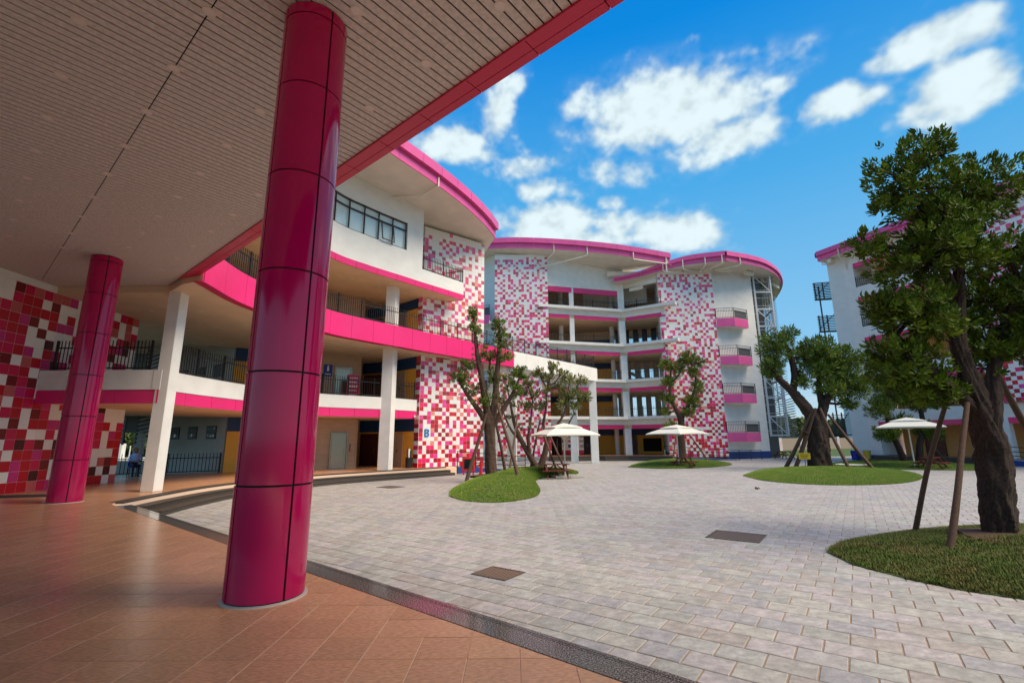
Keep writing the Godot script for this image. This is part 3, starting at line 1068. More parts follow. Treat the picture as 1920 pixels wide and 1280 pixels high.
func build_b() -> void:
	kline = curve([Vector2(-10.42, -15.2), Vector2(-10.5, -18.3), Vector2(-9.3, -22.8), Vector2(-8.05, -24.8), Vector2(-6.4, -26.8), Vector2(-5.6, -27.8), Vector2(-2.8, -31.1), Vector2(0.1, -34.7)])
	fline = curve([Vector2(-12.3, -16.4), Vector2(-12.25, -18.5), Vector2(-11.75, -21.8), Vector2(-10.4, -25.0), Vector2(-9.0, -26.5), Vector2(-7.5, -27.7), Vector2(-6.0, -29.7)])
	var b := thing("curved_school_building", "white curved building with pink balconies and pixel mosaic end wall at left of courtyard", "building")
	var rear := [Vector2(-6.0, -30.3), Vector2(-8.0, -31.9), Vector2(-9.2, -33.2), Vector2(-10.9, -33.2), Vector2(-11.0, -30.4), Vector2(-12.2, -29.4), Vector2(-15.8, -27.4), Vector2(-16.1, -26.9), Vector2(-20.3, -24.25), Vector2(-17.0, -20.5)]
	# floor slabs with their soffits
	var f1 := off(fline, -0.06)
	f1.append_array(mini_poly(rear))
	f1.append(Vector2(-16.9, -16.72))
	f1.append(Vector2(-12.36, -16.72))
	var mb := MB.new()
	mb.ext(f1, 3.43, 4.44)
	pmb("floor_slab", mb, M.soffit, b)
	var k2 := off(kline, -0.02)
	k2.append_array(mini_poly([Vector2(-1.2, -36.2), Vector2(-8.2, -32.4)]))
	k2.append_array(mini_poly(rear.slice(2)))
	k2.append_array(mini_poly([Vector2(-17.0, -16.52), Vector2(-12.48, -16.44), Vector2(-11.35, -15.55)]))
	mb = MB.new()
	mb.ext(k2, 7.40, 8.44)
	pmb("floor_slab", mb, M.soffit, b)
	var s3 := nearest_s(kline, Vector2(-3.2, -29.9) + Vector2(0, -0.6))
	s3 = nearest_s(kline, Vector2(-3.25, -30.55))
	var k3 := sub(kline, 0.0, s3)
	var f3 := off(k3, -0.06)
	f3.append_array(mini_poly([Vector2(-4.75, -31.1), Vector2(-6.05, -30.35)]))
	f3.append_array(mini_poly(rear.slice(1)))
	f3.append_array(mini_poly([Vector2(-17, -12.0), Vector2(-10.6, -12.0)]))
	mb = MB.new()
	mb.ext(f3, 11.32, 12.42)
	pmb("floor_slab", mb, M.soffit, b)
	# first floor: white beam, pink strip below it
	mb = MB.new()
	band(mb, fline, 3.87, 4.56, -0.25, 0.03)
	facing(mb, Vector2(-16.6, -16.45), Vector2(-12.3, -16.45), 3.87, 4.56, 0.03, 0.25)
	pmb("beam", mb, M.white, b)
	panels("pink_panel", b, fline, 3.40, 3.855, -0.055, 0.01, 1.35, M.pink)
	panels("pink_panel", b, PackedVector2Array([Vector2(-16.6, -16.45), Vector2(-12.42, -16.45)]), 3.40, 3.855, -0.2, 0.01, 1.3, M.pink)
	railing(b, sub(fline, 0.5, clen(fline) - 0.1), 4.56, 1.1, 0.13, -0.12)
	railing(b, PackedVector2Array([Vector2(-16.3, -16.5), Vector2(-12.9, -16.5)]), 4.56, 1.1, 0.13, -0.12)
	# second floor: the tall pink balcony front with its underside return
	panels("balcony_panel", b, kline, 7.36, 8.56, -0.06, 0.03, 1.32, M.pink, 0.014)
	mb = MB.new()
	band(mb, kline, 7.35, 7.39, -0.32, -0.064)
	pmb("balcony_soffit_trim", mb, M.fascia, b)
	railing(b, sub(kline, 0.1, clen(kline)), 8.56, 1.1, 0.13, -0.1)
	# third floor: pink strip, white wall with a long window, open end with a railing
	var s2 := nearest_s(kline, Vector2(-5.55, -27.85))
	panels("pink_panel", b, k3, 11.30, 11.66, -0.05, 0.02, 1.35, M.pink)
	var e1 := k3[k3.size() - 1]
	panels("pink_panel", b, PackedVector2Array([e1, Vector2(-4.72, -31.1)]), 11.30, 11.66, -0.05, 0.02, 1.35, M.pink)
	var sw0 := nearest_s(kline, Vector2(-9.75, -21.2))
	var sw1 := nearest_s(kline, Vector2(-6.35, -26.9))
	mb = MB.new()
	band(mb, sub(kline, 0.0, s2), 11.67, 13.36, -0.25, 0.0)
	band(mb, sub(kline, 0.0, s2), 15.12, 16.55, -0.25, 0.0)
	band(mb, sub(kline, 0.0, sw0), 13.36, 15.12, -0.25, 0.0)
	band(mb, sub(kline, sw1, s2), 13.36, 15.12, -0.25, 0.0)
	var q2 := cat(kline, s2)
	var side_n := Vector2(-0.66, -0.75)
	mb.ext(PackedVector2Array([q2 + Vector2(-0.19, 0.16), q2, q2 + Vector2(-2.0, -1.9), q2 + Vector2(-2.2, -1.75)]), 12.42, 16.55)
	pmb("wall", mb, M.white, b)
	mb = MB.new()
	band(mb, sub(kline, s2 + 0.002, s3), 11.67, 12.52, -0.18, 0.0)
	pmb("parapet", mb, M.white, b)
	railing(b, sub(kline, s2 + 0.1, s3), 12.52, 1.05, 0.13, -0.1)
	railing(b, PackedVector2Array([e1 + Vector2(-0.15, -0.05), Vector2(-4.6, -31.0)]), 12.52, 1.05, 0.13, -0.1)
	var wn := group_node("window", b)
	var wc := sub(kline, sw0, sw1)
	var wl := clen(wc)
	mb = MB.new()
	for yy in [13.39, 14.62, 15.09]:
		band(mb, wc, yy - 0.035, yy + 0.035, -0.16, -0.06)
	for i in 8:
		var ps := cat(wc, wl * i / 7.0)
		mb.box(v3(ps + Vector2(-0.09, 0.06), 14.24), Vector3(0.07, 1.70, 0.07))
	pmb("frame", mb, M.frame_dark, wn)
	for i in 7:
		for row in [[13.43, 14.58], [14.66, 15.05]]:
			var gm := MB.new()
			band(gm, sub(wc, wl * i / 7.0 + 0.04, wl * (i + 1) / 7.0 - 0.04), row[0], row[1], -0.125, -0.115)
			pmb("pane", gm, M.glass, wn)
	mb = MB.new()
	band(mb, wc, 13.36, 15.12, -0.22, -0.19)
	pmb("blind", mb, M.blind, wn)
	mb = MB.new()   # one sash tilted open
	var so := cat(wc, wl * 5.5 / 7.0)
	var tg := (cat(wc, wl * 5.9 / 7.0) - so).normalized()
	var sb := Basis(Vector3(tg.x, 0, tg.y), Vector3.UP, Vector3(-tg.y, 0, tg.x)) * Basis(Vector3.RIGHT, -0.16)
	for s in [-1.0, 1.0]:
		mb.box(v3(so, 14.55) + sb * Vector3(s * 0.40, -0.56, 0.0), Vector3(0.06, 1.12, 0.05), sb)
		mb.box(v3(so, 14.55) + sb * Vector3(0, -0.56 + s * 0.53, 0.0), Vector3(0.74, 0.06, 0.05), sb)
	pmb("open_sash", mb, M.frame_dark, wn)
	# columns through the lower floors
	for cd in [[Vector2(-12.22, -16.64), 0.0], [Vector2(-7.3, -27.85), -0.12]]:
		var c: Vector2 = cd[0]
		mb = MB.new()
		var bs := Basis(Vector3.UP, cd[1])
		var cw := 0.45 if cd[1] == 0.0 else 0.66
		mb.bbox(v3(c, (TER + 7.42) * 0.5), Vector3(cw, 7.42 - TER, cw), 0.015, bs)
		pmb("column", mb, M.white, b)
		if cd[1] != 0.0:
			mb = MB.new()
			mb.bbox(v3(c, 9.9), Vector3(0.62, 2.9, 0.62), 0.015, bs)
			pmb("column", mb, M.white, b)
	# the mosaic end wall and the return beside it
	mb = MB.new()
	mb.ext(PackedVector2Array([Vector2(-5.98, -30.12), Vector2(-2.2, -33.13), Vector2(-3.5, -36.0), Vector2(-8.1, -32.3)]), 0.0, 16.5)
	pmb("stair_core", mb, M.white, b)
	mosaic(b, Vector2(-5.82, -29.82), Vector2(-2.0, -32.85), 0.46, 16.3, 0.262, 77, false, 0, Rect2(0.27, 2.0, 0.53, 1.05))
	mosaic(b, Vector2(-6.18, -30.14), Vector2(-5.83, -29.81), 0.46, 16.3, 0.262, 78)
	# lobby walls, the same on every floor: yellow with a blue band, stone lift wall, dark recess
	for k in 4:
		var y := floor_y(k)
		if k > 0:
			y -= 0.01
		var top := y + 2.97
		var ya := Vector2(-8.0, -31.75)
		var yb := Vector2(-6.2, -30.2)
		for w in [[ya, yb], [Vector2(-15.95, -26.85), Vector2(-12.0, -29.3)], [Vector2(-10.7, -33.0), Vector2(-8.0, -31.95)]]:
			mb = MB.new()
			facing(mb, w[0], w[1], y, y + 2.2, 0.04, 0.1)
			pmb("yellow_wall", mb, M.yellow, b)
			mb = MB.new()
			facing(mb, w[0], w[1], y + 2.2, top, 0.045, 0.1)
			pmb("blue_band", mb, M.navy, b)
		mb = MB.new()
		facing(mb, Vector2(-11.75, -28.75), Vector2(-9.75, -29.85), y, top, 0.05, 0.6)
		facing(mb, Vector2(-9.75, -29.9), Vector2(-10.6, -33.0), y, top, 0.1, 0.1)
		pmb("lift_wall", mb, M.travertine, b)
		var la := Vector2(-11.75, -28.75)
		var lb := Vector2(-9.75, -29.85)
		if k < 2:
			door(b, la.lerp(lb, 0.36) + Vector2(0.03, 0.06), la.lerp(lb, 0.80) + Vector2(0.03, 0.06), y, 2.15, M.steel, 1)
		mb = MB.new()
		facing(mb, la.lerp(lb, 0.86), la.lerp(lb, 0.885), y + 1.0, y + 1.45, 0.07)
		pmb("call_panel", mb, M.frame_dark, b)
		door(b, ya.lerp(yb, 0.10), ya.lerp(yb, 0.56), y, 2.1, M.door_grey, 2)
		door(b, Vector2(-10.3, -32.8), Vector2(-9.0, -32.3), y, 2.1, M.door_dark if k == 0 else M.door_wood, 1)
	# side wing seen through the lobby: grey wall, small windows
	mb = MB.new()
	mb.ext(PackedVector2Array([Vector2(-16.1, -26.95), Vector2(-16.0, -27.4), Vector2(-22.3, -31.5), Vector2(-22.5, -31.15)]), -0.2, 12.0)
	pmb("wing_wall", mb, M.greywall, b)
	mb = MB.new()
	mb.ext(PackedVector2Array([Vector2(-22.5, -31.15), Vector2(-22.4, -31.5), Vector2(-32.0, -30.0), Vector2(-32.0, -29.6)]), 2.7, 12.0)
	pmb("rear_wall", mb, M.mesh_panel, b)
	mb = MB.new()
	mb.ext(PackedVector2Array([Vector2(-22.5, -31.15), Vector2(-22.4, -31.5), Vector2(-32.0, -30.0), Vector2(-32.0, -29.6)]), -0.2, 0.95)
	for s in [0.02, 0.16, 0.31, 0.47, 0.62, 0.8]:
		mb.box(v3(Vector2(-22.5, -31.3).lerp(Vector2(-32.0, -29.8), s), 1.8), Vector3(0.5, 1.79, 0.3))
	pmb("sill_wall", mb, M.greywall, b)
	for k in 2:
		for s in [0.22, 0.46, 0.7]:
			var c := Vector2(-16.1, -26.95).lerp(Vector2(-22.5, -31.15), s * 1.25)
			var wg := group_node("window", b)
			mb = MB.new()
			facing(mb, c, c + Vector2(0.92, 0.6), 2.25 + 3.6 * k, 3.0 + 3.6 * k, 0.05)
			pmb("frame", mb, M.frame_dark, wg)
			for i in 3:
				for j in 2:
					var pm := MB.new()
					var c2 := c + Vector2(0.92, 0.6) * (0.12 + 0.28 * i)
					facing(pm, c2, c2 + Vector2(0.18, 0.117), 2.38 + 0.32 * j + 3.6 * k, 2.56 + 0.32 * j + 3.6 * k, 0.06)
					pmb("pane", pm, M.glass, wg)
	for y in [3.75, 7.85, 11.9]:
		mb = MB.new()
		mb.ext(PackedVector2Array([Vector2(-16.2, -27.4), Vector2(-27.1, -34.5), Vector2(-31.0, -29.0), Vector2(-20.6, -24.6)]), y, y + 0.35)
		pmb("wing_slab", mb, M.soffit, b)
	railing(b, PackedVector2Array([Vector2(-20.1, -24.2), Vector2(-16.1, -26.75)]), TER, 1.05, 0.16, 0.05, 3.0)
	mb = MB.new()
	mb.ext(PackedVector2Array([Vector2(-17.0, -20.4), Vector2(-16.6, -20.4), Vector2(-16.6, -4.0), Vector2(-17.0, -4.0)]), 0.0, 11.3)
	pmb("side_wall", mb, M.white, b)
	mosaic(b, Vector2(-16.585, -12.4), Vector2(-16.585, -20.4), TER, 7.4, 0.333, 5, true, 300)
	# spots in the soffits
	var sp := []
	for i in 6:
		for d in [-2.6, -4.6]:
			sp.append(cat(off(kline, d), 1.6 + i * 2.4))
	spot_lights(b, sp, 7.40)
	sp = []
	for i in 6:
		sp.append(cat(off(kline, -1.8), 6.0 + i * 1.9))
	spot_lights(b, sp, 11.32)
	# roof: curved soffit slab with a two-tier pink edge
	var re := curve([Vector2(-10.5, -14.0), Vector2(-8.2, -18.2), Vector2(-6.1, -21.9), Vector2(-4.5, -24.5), Vector2(-3.0, -27.3), Vector2(-1.9, -29.9), Vector2(-1.2, -32.2)], 0.5)
	var rp := re.duplicate()
	rp.append_array(mini_poly([Vector2(-2.6, -36.5), Vector2(-9, -36), Vector2(-20, -30), Vector2(-20, -14)]))
	roof(b, re, rp, func(_p): return 16.5, func(_p): return 1.12, 1.55)
	for rd in [[0.42, 0.55], [0.61, 0.5]]:
		var total := clen(re)
		var c := cat(re, total * rd[0])
		var c2 := cat(kline, nearest_s(kline, c))
		mb = MB.new()
		mb.tube([v3(c, 16.95) + Vector3(0.12, 0, 0.05), v3(c, 16.36) + Vector3(0.12, 0, 0.05)], [0.05, 0.05], 8)
		mb.tube([v3(c, 16.38) + Vector3(0.12, 0, 0.05), v3(c.lerp(c2, 0.5), 16.30), v3(c2 + Vector2(-1.2, 0.6), 16.4)], [0.045, 0.045, 0.045], 8)
		pmb("drain_pipe", mb, M.pipe, b)
	# letter on the mosaic
	var tx := TextMesh.new()
	var sf := SystemFont.new()
	sf.font_names = PackedStringArray(["Droid Sans"])
	sf.font_weight = 700
	tx.font = sf
	tx.text = "B"
	tx.font_size = 64
	tx.pixel_size = 0.0105
	tx.depth = 0.02
	var ln := part("building_letter", tx, M.letter, b)
	var md := Vector2(-2.0 + 5.82, -32.85 + 29.82).normalized()
	ln.transform = Transform3D(Basis(Vector3(md.x, 0, md.y), Vector3.UP, Vector3(-md.y, 0, md.x)), v3(Vector2(-5.82, -29.82) + md * 0.53 + Vector2(-md.y, md.x) * 0.03, 2.53))


# a roof: edge = visible rim in order (outside to the right of the heading), poly = whole outline, yf / tf = soffit height and rim depth by plan position
func roof(parent: Node3D, edge: PackedVector2Array, poly: PackedVector2Array, yf: Callable, tf: Callable, length: float, m: Material = null) -> void:
	if m == null:
		m = M.pinkroof
	var r := group_node("roof", parent)
	var mb := MB.new()
	var t := Geometry2D.triangulate_polygon(poly)
	for i in range(0, t.size(), 3):
		var a := poly[t[i]]
		var bb := poly[t[i + 1]]
		var d := poly[t[i + 2]]
		mb.tri(v3(a, yf.call(a)), v3(bb, yf.call(bb)), v3(d, yf.call(d)), Vector3.DOWN)
	for i in poly.size():
		var a := poly[i]
		var bb := poly[(i + 1) % poly.size()]
		mb.quad(v3(a, yf.call(a)), v3(bb, yf.call(bb)), v3(bb, yf.call(bb) + 0.3), v3(a, yf.call(a) + 0.3), Vector3((bb - a).y, 0, -(bb - a).x))
	pmb("soffit", mb, M.roof_soffit, r)
	mb = MB.new()
	for i in range(0, t.size(), 3):
		var a := poly[t[i]]
		var bb := poly[t[i + 1]]
		var d := poly[t[i + 2]]
		mb.tri(v3(a, yf.call(a) + tf.call(a) * 0.9), v3(bb, yf.call(bb) + tf.call(bb) * 0.9), v3(d, yf.call(d) + tf.call(d) * 0.9), Vector3.UP)
	pmb("roof_sheet", mb, M.white, r)
	var total := clen(edge)
	var k := maxi(1, roundi(total / length))
	for tier in 2:
		for i in k:
			var sg := sub(edge, total * i / k + 0.01, total * (i + 1) / k - 0.01)
			var o0 := 0.02 if tier == 0 else 0.0
			var o1 := 0.07 if tier == 0 else 0.30
			var a := off(sg, o0)
			var e := off(sg, o1)
			var pm := MB.new()
			for j in range(sg.size() - 1):
				var b0: float = yf.call(sg[j]) + (-0.01 if tier == 0 else tf.call(sg[j]) * 0.50)
				var b1: float = yf.call(sg[j + 1]) + (-0.01 if tier == 0 else tf.call(sg[j + 1]) * 0.50)
				var t0: float = yf.call(sg[j]) + tf.call(sg[j]) * (0.49 if tier == 0 else 1.0)
				var t1: float = yf.call(sg[j + 1]) + tf.call(sg[j + 1]) * (0.49 if tier == 0 else 1.0)
				var on := v3(e[j] - a[j], 0)
				pm.quad(v3(e[j], b0), v3(e[j + 1], b1), v3(e[j + 1], t1), v3(e[j], t0), on)
				pm.quad(v3(a[j], b0), v3(a[j + 1], b1), v3(a[j + 1], t1), v3(a[j], t0), -on)
				pm.quad(v3(a[j], t0), v3(a[j + 1], t1), v3(e[j + 1], t1), v3(e[j], t0), Vector3.UP)
				pm.quad(v3(a[j], b0), v3(a[j + 1], b1), v3(e[j + 1], b1), v3(e[j], b0), Vector3.DOWN)
			pmb("rim_panel", pm, m, r)


# ---------------------------------------------------------------- white walkway on columns that carries the balcony on
func build_walkway() -> void:
	var w := thing("raised_walkway", "raised white walkway on square columns with black railing, leading off the pink balcony", "walkway")
	var a := Vector2(0.12, -34.72)
	var b := Vector2(7.9, -43.75)
	var d := (b - a).normalized()
	var nrm := Vector2(-d.y, d.x)
	var cv := PackedVector2Array([a, b])
	var mb := MB.new()
	mb.ext(PackedVector2Array([a, b, b - nrm * 2.9, a - nrm * 2.9 - d * 1.4]), 7.42, 8.42)
	pmb("deck", mb, M.white, w)
	panels("edge_panel", w, cv, 7.36, 8.56, -0.1, 0.03, 1.5, M.white, 0.01)
	mb = MB.new()
	band(mb, PackedVector2Array([b - d * 0.02, b - nrm * 2.9]), 7.36, 8.56, -0.1, 0.03)
	pmb("end_panel", mb, M.white, w)
	railing(w, PackedVector2Array([a, b - d * 0.15, b - nrm * 2.8 - d * 0.15]), 8.56, 1.15, 0.14, -0.12)
	railing(w, PackedVector2Array([b - nrm * 2.9, a - nrm * 2.9]), 8.42, 1.15, 0.14, 0.15)
	for c in [b - nrm * 0.36 - d * 0.36, b - nrm * 2.5 - d * 0.4, a - nrm * 0.4 + d * 0.2, a - nrm * 1.9 - d * 0.3]:
		mb = MB.new()
		mb.bbox(v3(c, 3.71), Vector3(0.66, 7.42, 0.66), 0.015, Basis(Vector3.UP, -0.1))
		pmb("column", mb, M.white, w)


# ---------------------------------------------------------------- the four-storey open gallery building behind the courtyard
func build_gallery() -> void:
	var b := thing("gallery_building", "tall white open gallery building with two pixel mosaic towers and curved pink roofs", "building")
	var g0 := gline[0]
	var g1 := gline[1]
	var g2 := gline[2]
	var back := PackedVector2Array([Vector2(3.7, -58.6), Vector2(12.6, -57.4), Vector2(17.5, -56.0)])
	var mb: MB
	# mosaic towers with their cores
	mosaic(b, Vector2(-1.85, -49.4), Vector2(3.95, -49.4), 0.4, 22.2, 0.285, 101)
	mosaic(b, Vector2(16.2, -50.0), Vector2(22.25, -50.0), 0.25, 20.6, 0.30, 102)
	mb = MB.new()
	mb.ext(PackedVector2Array([Vector2(-1.85, -49.72), Vector2(3.95, -49.72), Vector2(4.3, -58.4), Vector2(-2.2, -58.4)]), 0.0, 22.6)
	mb.ext(PackedVector2Array([Vector2(-1.84, -50.2), Vector2(-6.5, -54.5), Vector2(-6.5, -58.4), Vector2(-1.9, -58.4)]), 0.0, 22.6)
	pmb("tower_core", mb, M.white, b)
	mb = MB.new()
	mb.ext(PackedVector2Array([Vector2(16.22, -50.32), Vector2(22.27, -50.32), Vector2(27.55, -51.9), Vector2(28.4, -58.0), Vector2(17.6, -56.0)]), 0.75, 21.0)
	pmb("tower_core", mb, M.white, b)
	mb = MB.new()
	mb.ext(PackedVector2Array([Vector2(22.27, -50.28), Vector2(27.58, -51.87), Vector2(28.43, -58.0), Vector2(17.6, -56.0)]), 0.0, 0.747)
	pmb("plinth", mb, M.plinth, b)
	# white side walls of the towers' flank above the mosaic top
	mb = MB.new()
	facing(mb, g0 + Vector2(0.0, 0.05), g1, 18.78, 22.6, 0.0, 0.25)
	pmb("wall", mb, M.white, b)
	panels("pink_panel", b, PackedVector2Array([g0 + Vector2(0.05, 0), g1 + Vector2(-0.3, 0)]), 18.2, 18.76, -0.2, 0.02, 4.4, M.pink)
	mb = MB.new()
	facing(mb, g1 + Vector2(-3.6, -4.6), g2 + Vector2(-0.2, -4.2), 18.0, 21.5, 0.0, 0.3)
	facing(mb, g1 + Vector2(0.35, -0.4), g2 + Vector2(0, -0.4), 19.2, 20.6, 0.0, 0.25)
	pmb("rear_beam", mb, M.white, b)
	# floors
	for k in range(0, 5):
		var f := floor_y(k)
		var poly := PackedVector2Array([g0 + Vector2(0, -0.08), g1 + Vector2(0, -0.1), g2 + Vector2(0, -0.08), Vector2(17.5, -56), Vector2(12.6, -57.6), Vector2(4.0, -58.6)])
		mb = MB.new()
		if k == 0:
			mb.ext(PackedVector2Array([Vector2(3.6, -48.9), Vector2(11.6, -49.9), Vector2(15.9, -47.9), Vector2(17.5, -56), Vector2(12.6, -59.6), Vector2(4.0, -60.0)]), -0.1, f)
			pmb("ground_floor", mb, M.tile_plain, b)
			for s in 3:
				var e := off(PackedVector2Array([Vector2(3.7, -48.85), Vector2(8.6, -49.45), Vector2(9.3, -49.0), Vector2(11.7, -49.0), Vector2(15.7, -47.4)]), 0.42 * s - 0.2)
				mb = MB.new()
				band(mb, e, -0.05, f - 0.15 * s - 0.0 + (0.004 if s == 0 else 0.0), -0.45, 0.42)
				pmb("step", mb, M.stepstone, b)
			continue
		mb.ext(poly, f - 1.22, f - 0.01)
		pmb("floor_slab", mb, M.soffit, b)
		mb = MB.new()
		band(mb, PackedVector2Array([Vector2(2.75, -49.66), g1 + Vector2(0.0, 0.0), Vector2(17.7, -48.96)]), f - 0.27, f + 0.02, -0.35, 0.62)
		pmb("ledge", mb, M.white, b)
		mb = MB.new()
		band(mb, gline, f - 0.84, f - 0.272, -0.3, 0.03)
		pmb("beam", mb, M.white, b)
		for sgm in [[g0, Vector2(6.35, -50.6)], [Vector2(6.95, -50.76), g1 + Vector2(-0.42, 0.1)], [g1 + Vector2(0.42, 0.22), g2]]:
			panels("pink_panel", b, PackedVector2Array(sgm), f - 1.25, f - 0.845, -0.07, 0.02, 2.2, M.pink)
		railing(b, PackedVector2Array([g0, g1, g2]), f + 0.02, 1.12, 0.17, -0.12, 2.6)
	# columns
	for k in 5:
		var y0 := floor_y(k)
		var y1 := floor_y(k + 1) - 1.22 if k < 4 else 22.0
		for c in [[Vector2(6.65, -50.95), 0.5], [Vector2(12.5, -52.42), 0.72]]:
			mb = MB.new()
			mb.bbox(v3(c[0], (y0 + y1) * 0.5), Vector3(c[1], y1 - y0, c[1]), 0.015)
			pmb("column", mb, M.white, b)
		for c in [Vector2(5.8, -54.2), Vector2(11.9, -55.0)]:
			mb = MB.new()
			mb.cyl(v3(c, y0), v3(c, y1), 0.27, 14)
			pmb("round_column", mb, M.white, b)
	# back walls: yellow with a blue band below, open fins in the right bay
	for k in 5:
		var y := floor_y(k)
		var a := back[0]
		var c := back[1]
		if k > 0:
			mb = MB.new()
			facing(mb, c, back[2] + Vector2(0.4, 0), [0.0, 7.0, 10.35, 14.2, 16.4][k], y + 2.9 if k < 4 else 21.0, 0.06, 0.2)
			if k > 2:
				facing(mb, a, c, y, y + 2.9 if k < 4 else 21.5, 0.05, 0.2)
			pmb("rear_wall", mb, M.soffit, b)
			if k > 2:
				if k == 3:
					mb = MB.new()
					facing(mb, a.lerp(c, 0.45), c, y, y + 1.75, 0.08)
					pmb("blue_band", mb, M.navy, b)
		if k > 2:
			continue
		mb = MB.new()
		facing(mb, a, c, y, y + 2.1, 0.04, 0.2)
		if k == 0:
			facing(mb, c, back[2], y, y + 2.1, 0.04, 0.2)
		pmb("yellow_wall", mb, M.yellow, b)
		mb = MB.new()
		facing(mb, a, c, y + 2.1, y + 2.9, 0.05, 0.2)
		if k == 0:
			facing(mb, c, back[2], y + 2.1, y + 2.9, 0.05, 0.2)
		pmb("blue_band", mb, M.navy, b)
		if k == 0:
			for dd in [[a, c, 0.10, 0.34], [a, c, 0.45, 0.71], [c, back[2], 0.12, 0.42]]:
				door(b, dd[0].lerp(dd[1], dd[2]) + Vector2(0, 0.06), dd[0].lerp(dd[1], dd[3]) + Vector2(0, 0.06), y, 2.15, M.door_wood, 2, true)
			mb = MB.new()
			facing(mb, c.lerp(back[2], 0.55), c.lerp(back[2], 0.95), y + 0.25, y + 1.75, 0.08)
			pmb("grille", mb, M.darkvoid, b)
			for s in [0.50, 0.62]:
				mb = MB.new()
				facing(mb, a.lerp(c, s) , a.lerp(c, s + 0.045), y, y + 2.05, 0.1)
				pmb("open_doorway", mb, M.darkvoid, b)
	for k in [1, 2, 3]:
		var y := floor_y(k)
		var c := back[1]
		if true:
			for i in 5:
				var q := c.lerp(back[2], 0.1 + i * 0.21)
				mb = MB.new()
				mb.box(v3(q, y + 1.4), Vector3(0.55, 2.8, 0.4))
				pmb("fin", mb, M.louvre if k == 3 else M.greywall, b)
			if k == 2:
				mb = MB.new()
				mb.beam(v3(c + Vector2(0.4, 0.4), y + 2.2), v3(back[2] + Vector2(-1.2, 0.2), y + 0.2), 0.3, 0.35)
				pmb("stair_flight", mb, M.greywall, b)
	# flank wall left of the first tower, with pink balconies
	for y in [6.5, 10.5, 14.5]:
		balcony(b, Vector2(-5.4, -53.3), Vector2(-2.0, -50.2), y)
	# right white wall with four angled pink balconies
	for y in [1.75, 5.75, 9.8, 13.95]:
		balcony(b, Vector2(22.2, -50.2), Vector2(25.85, -51.3), y)
	# steel truss and louvres on the right flank
	var tr := group_node("truss", b)
	var ta := Vector2(28.0, -52.2)
	var tb := Vector2(29.9, -52.2)
	mb = MB.new()
	for q in [ta, tb]:
		mb.beam(v3(q, 2.3), v3(q, 21.0), 0.16, 0.16)
	for q in [ta + Vector2(0.6, -9), tb + Vector2(2.2, -8.5)]:
		mb.beam(v3(q, 2.3), v3(q, 21.0), 0.16, 0.16)
	for i in 10:
		var y := 2.4 + i * 2.02
		mb.beam(v3(ta, y), v3(tb, y), 0.13, 0.16)
		mb.beam(v3(tb, y), v3(tb + Vector2(2.2, -8.5), y), 0.1, 0.14)
		if i < 9 and i % 2 == 0:
			mb.beam(v3(ta, y + 2.0), v3(tb, y), 0.09, 0.09)
		elif i < 9:
			mb.beam(v3(ta + Vector2(0.2, -1.5), y), v3(tb + Vector2(0.3, -1.5), y + 2.0), 0.07, 0.07)
		mb.beam(v3(ta.lerp(tb, 0.5) + Vector2(0, -3), y + 0.7), v3(tb + Vector2(0.5, -3), y + 0.7), 0.07, 0.07)
	for i in 9:
		mb.beam(v3(tb + Vector2(0.3, -0.9 - 0.9 * i), 2.3), v3(tb + Vector2(0.3 + 0.22 * i, -0.9 - 0.9 * i), 20.8), 0.08, 0.08)
	for i in 20:
		mb.beam(v3(ta + Vector2(0.15, -0.8), 2.9 + 0.95 * i), v3(tb + Vector2(0.15, -0.8), 2.9 + 0.95 * i), 0.05, 0.05)
	for s in [0.2, 0.4, 0.6, 0.8]:
		mb.beam(v3(ta.lerp(tb, s) + Vector2(0.1, -2.0), 2.4), v3(ta.lerp(tb, s) + Vector2(0.1, -2.0), 20.5), 0.07, 0.07)
	pmb("frame", mb, M.steelframe, tr)
	mb = MB.new()
	for y in [[2.2, 6.8, 0.75], [6.9, 11.0, 0.35], [11.1, 20.8, 0.05]]:
		var n := int((y[1] - y[0]) / 0.28)
		for i in n:
			var q: Vector2 = tb + Vector2(0.35 + y[2], -0.2)
			var q2: Vector2 = q + Vector2(2.3, -8.6)
			var m2 := (q + q2) * 0.5
			var z := (q2 - q).normalized()
			var bs := Basis(Vector3(-z.y, 0, z.x), Vector3.UP, Vector3(z.x, 0, z.y))
			mb.box(v3(m2, y[0] + i * 0.28), Vector3(0.26, 0.035, q.distance_to(q2)), bs * Basis(Vector3(0, 0, 1), 0.5))
	pmb("louvre_blades", mb, M.louvre, tr)
	mb = MB.new()
	mb.ext(PackedVector2Array([Vector2(27.6, -53.4), Vector2(29.4, -53.4), Vector2(31.6, -62.0), Vector2(28.3, -62.0)]), 0.0, 20.9)
	pmb("dark_glazing", mb, M.side_glazing, tr)
	# roofs
	var ea := curve([Vector2(-3.5, -48.9), Vector2(0, -48.3), Vector2(4, -48.15), Vector2(11, -48.3), Vector2(17.4, -49.0)], 0.5)
	var pa := ea.duplicate()
	pa.append_array(mini_poly([Vector2(13.6, -53.4), Vector2(13.0, -60), Vector2(-6, -60), Vector2(-6, -53)]))
	roof(b, ea, pa, func(q): return 22.62 - 0.02 * maxf(0.0, q.x + 3.0) - 0.0032 * pow(maxf(0.0, q.x + 3.0), 2.0) if q.y > -51.5 else 22.45 - 0.06 * maxf(0.0, q.x + 3.0), func(_q): return 1.12, 1.5)
	var ec := curve([Vector2(11.6, -51.0), Vector2(17.1, -49.3), Vector2(22.8, -47.6)], 0.5)
	var ed := curve([Vector2(22.8, -47.6), Vector2(25.8, -48.75), Vector2(28.4, -50.2), Vector2(31.3, -53.0), Vector2(34.0, -57.2), Vector2(36.2, -63.0), Vector2(37.5, -70.0)], 0.6)
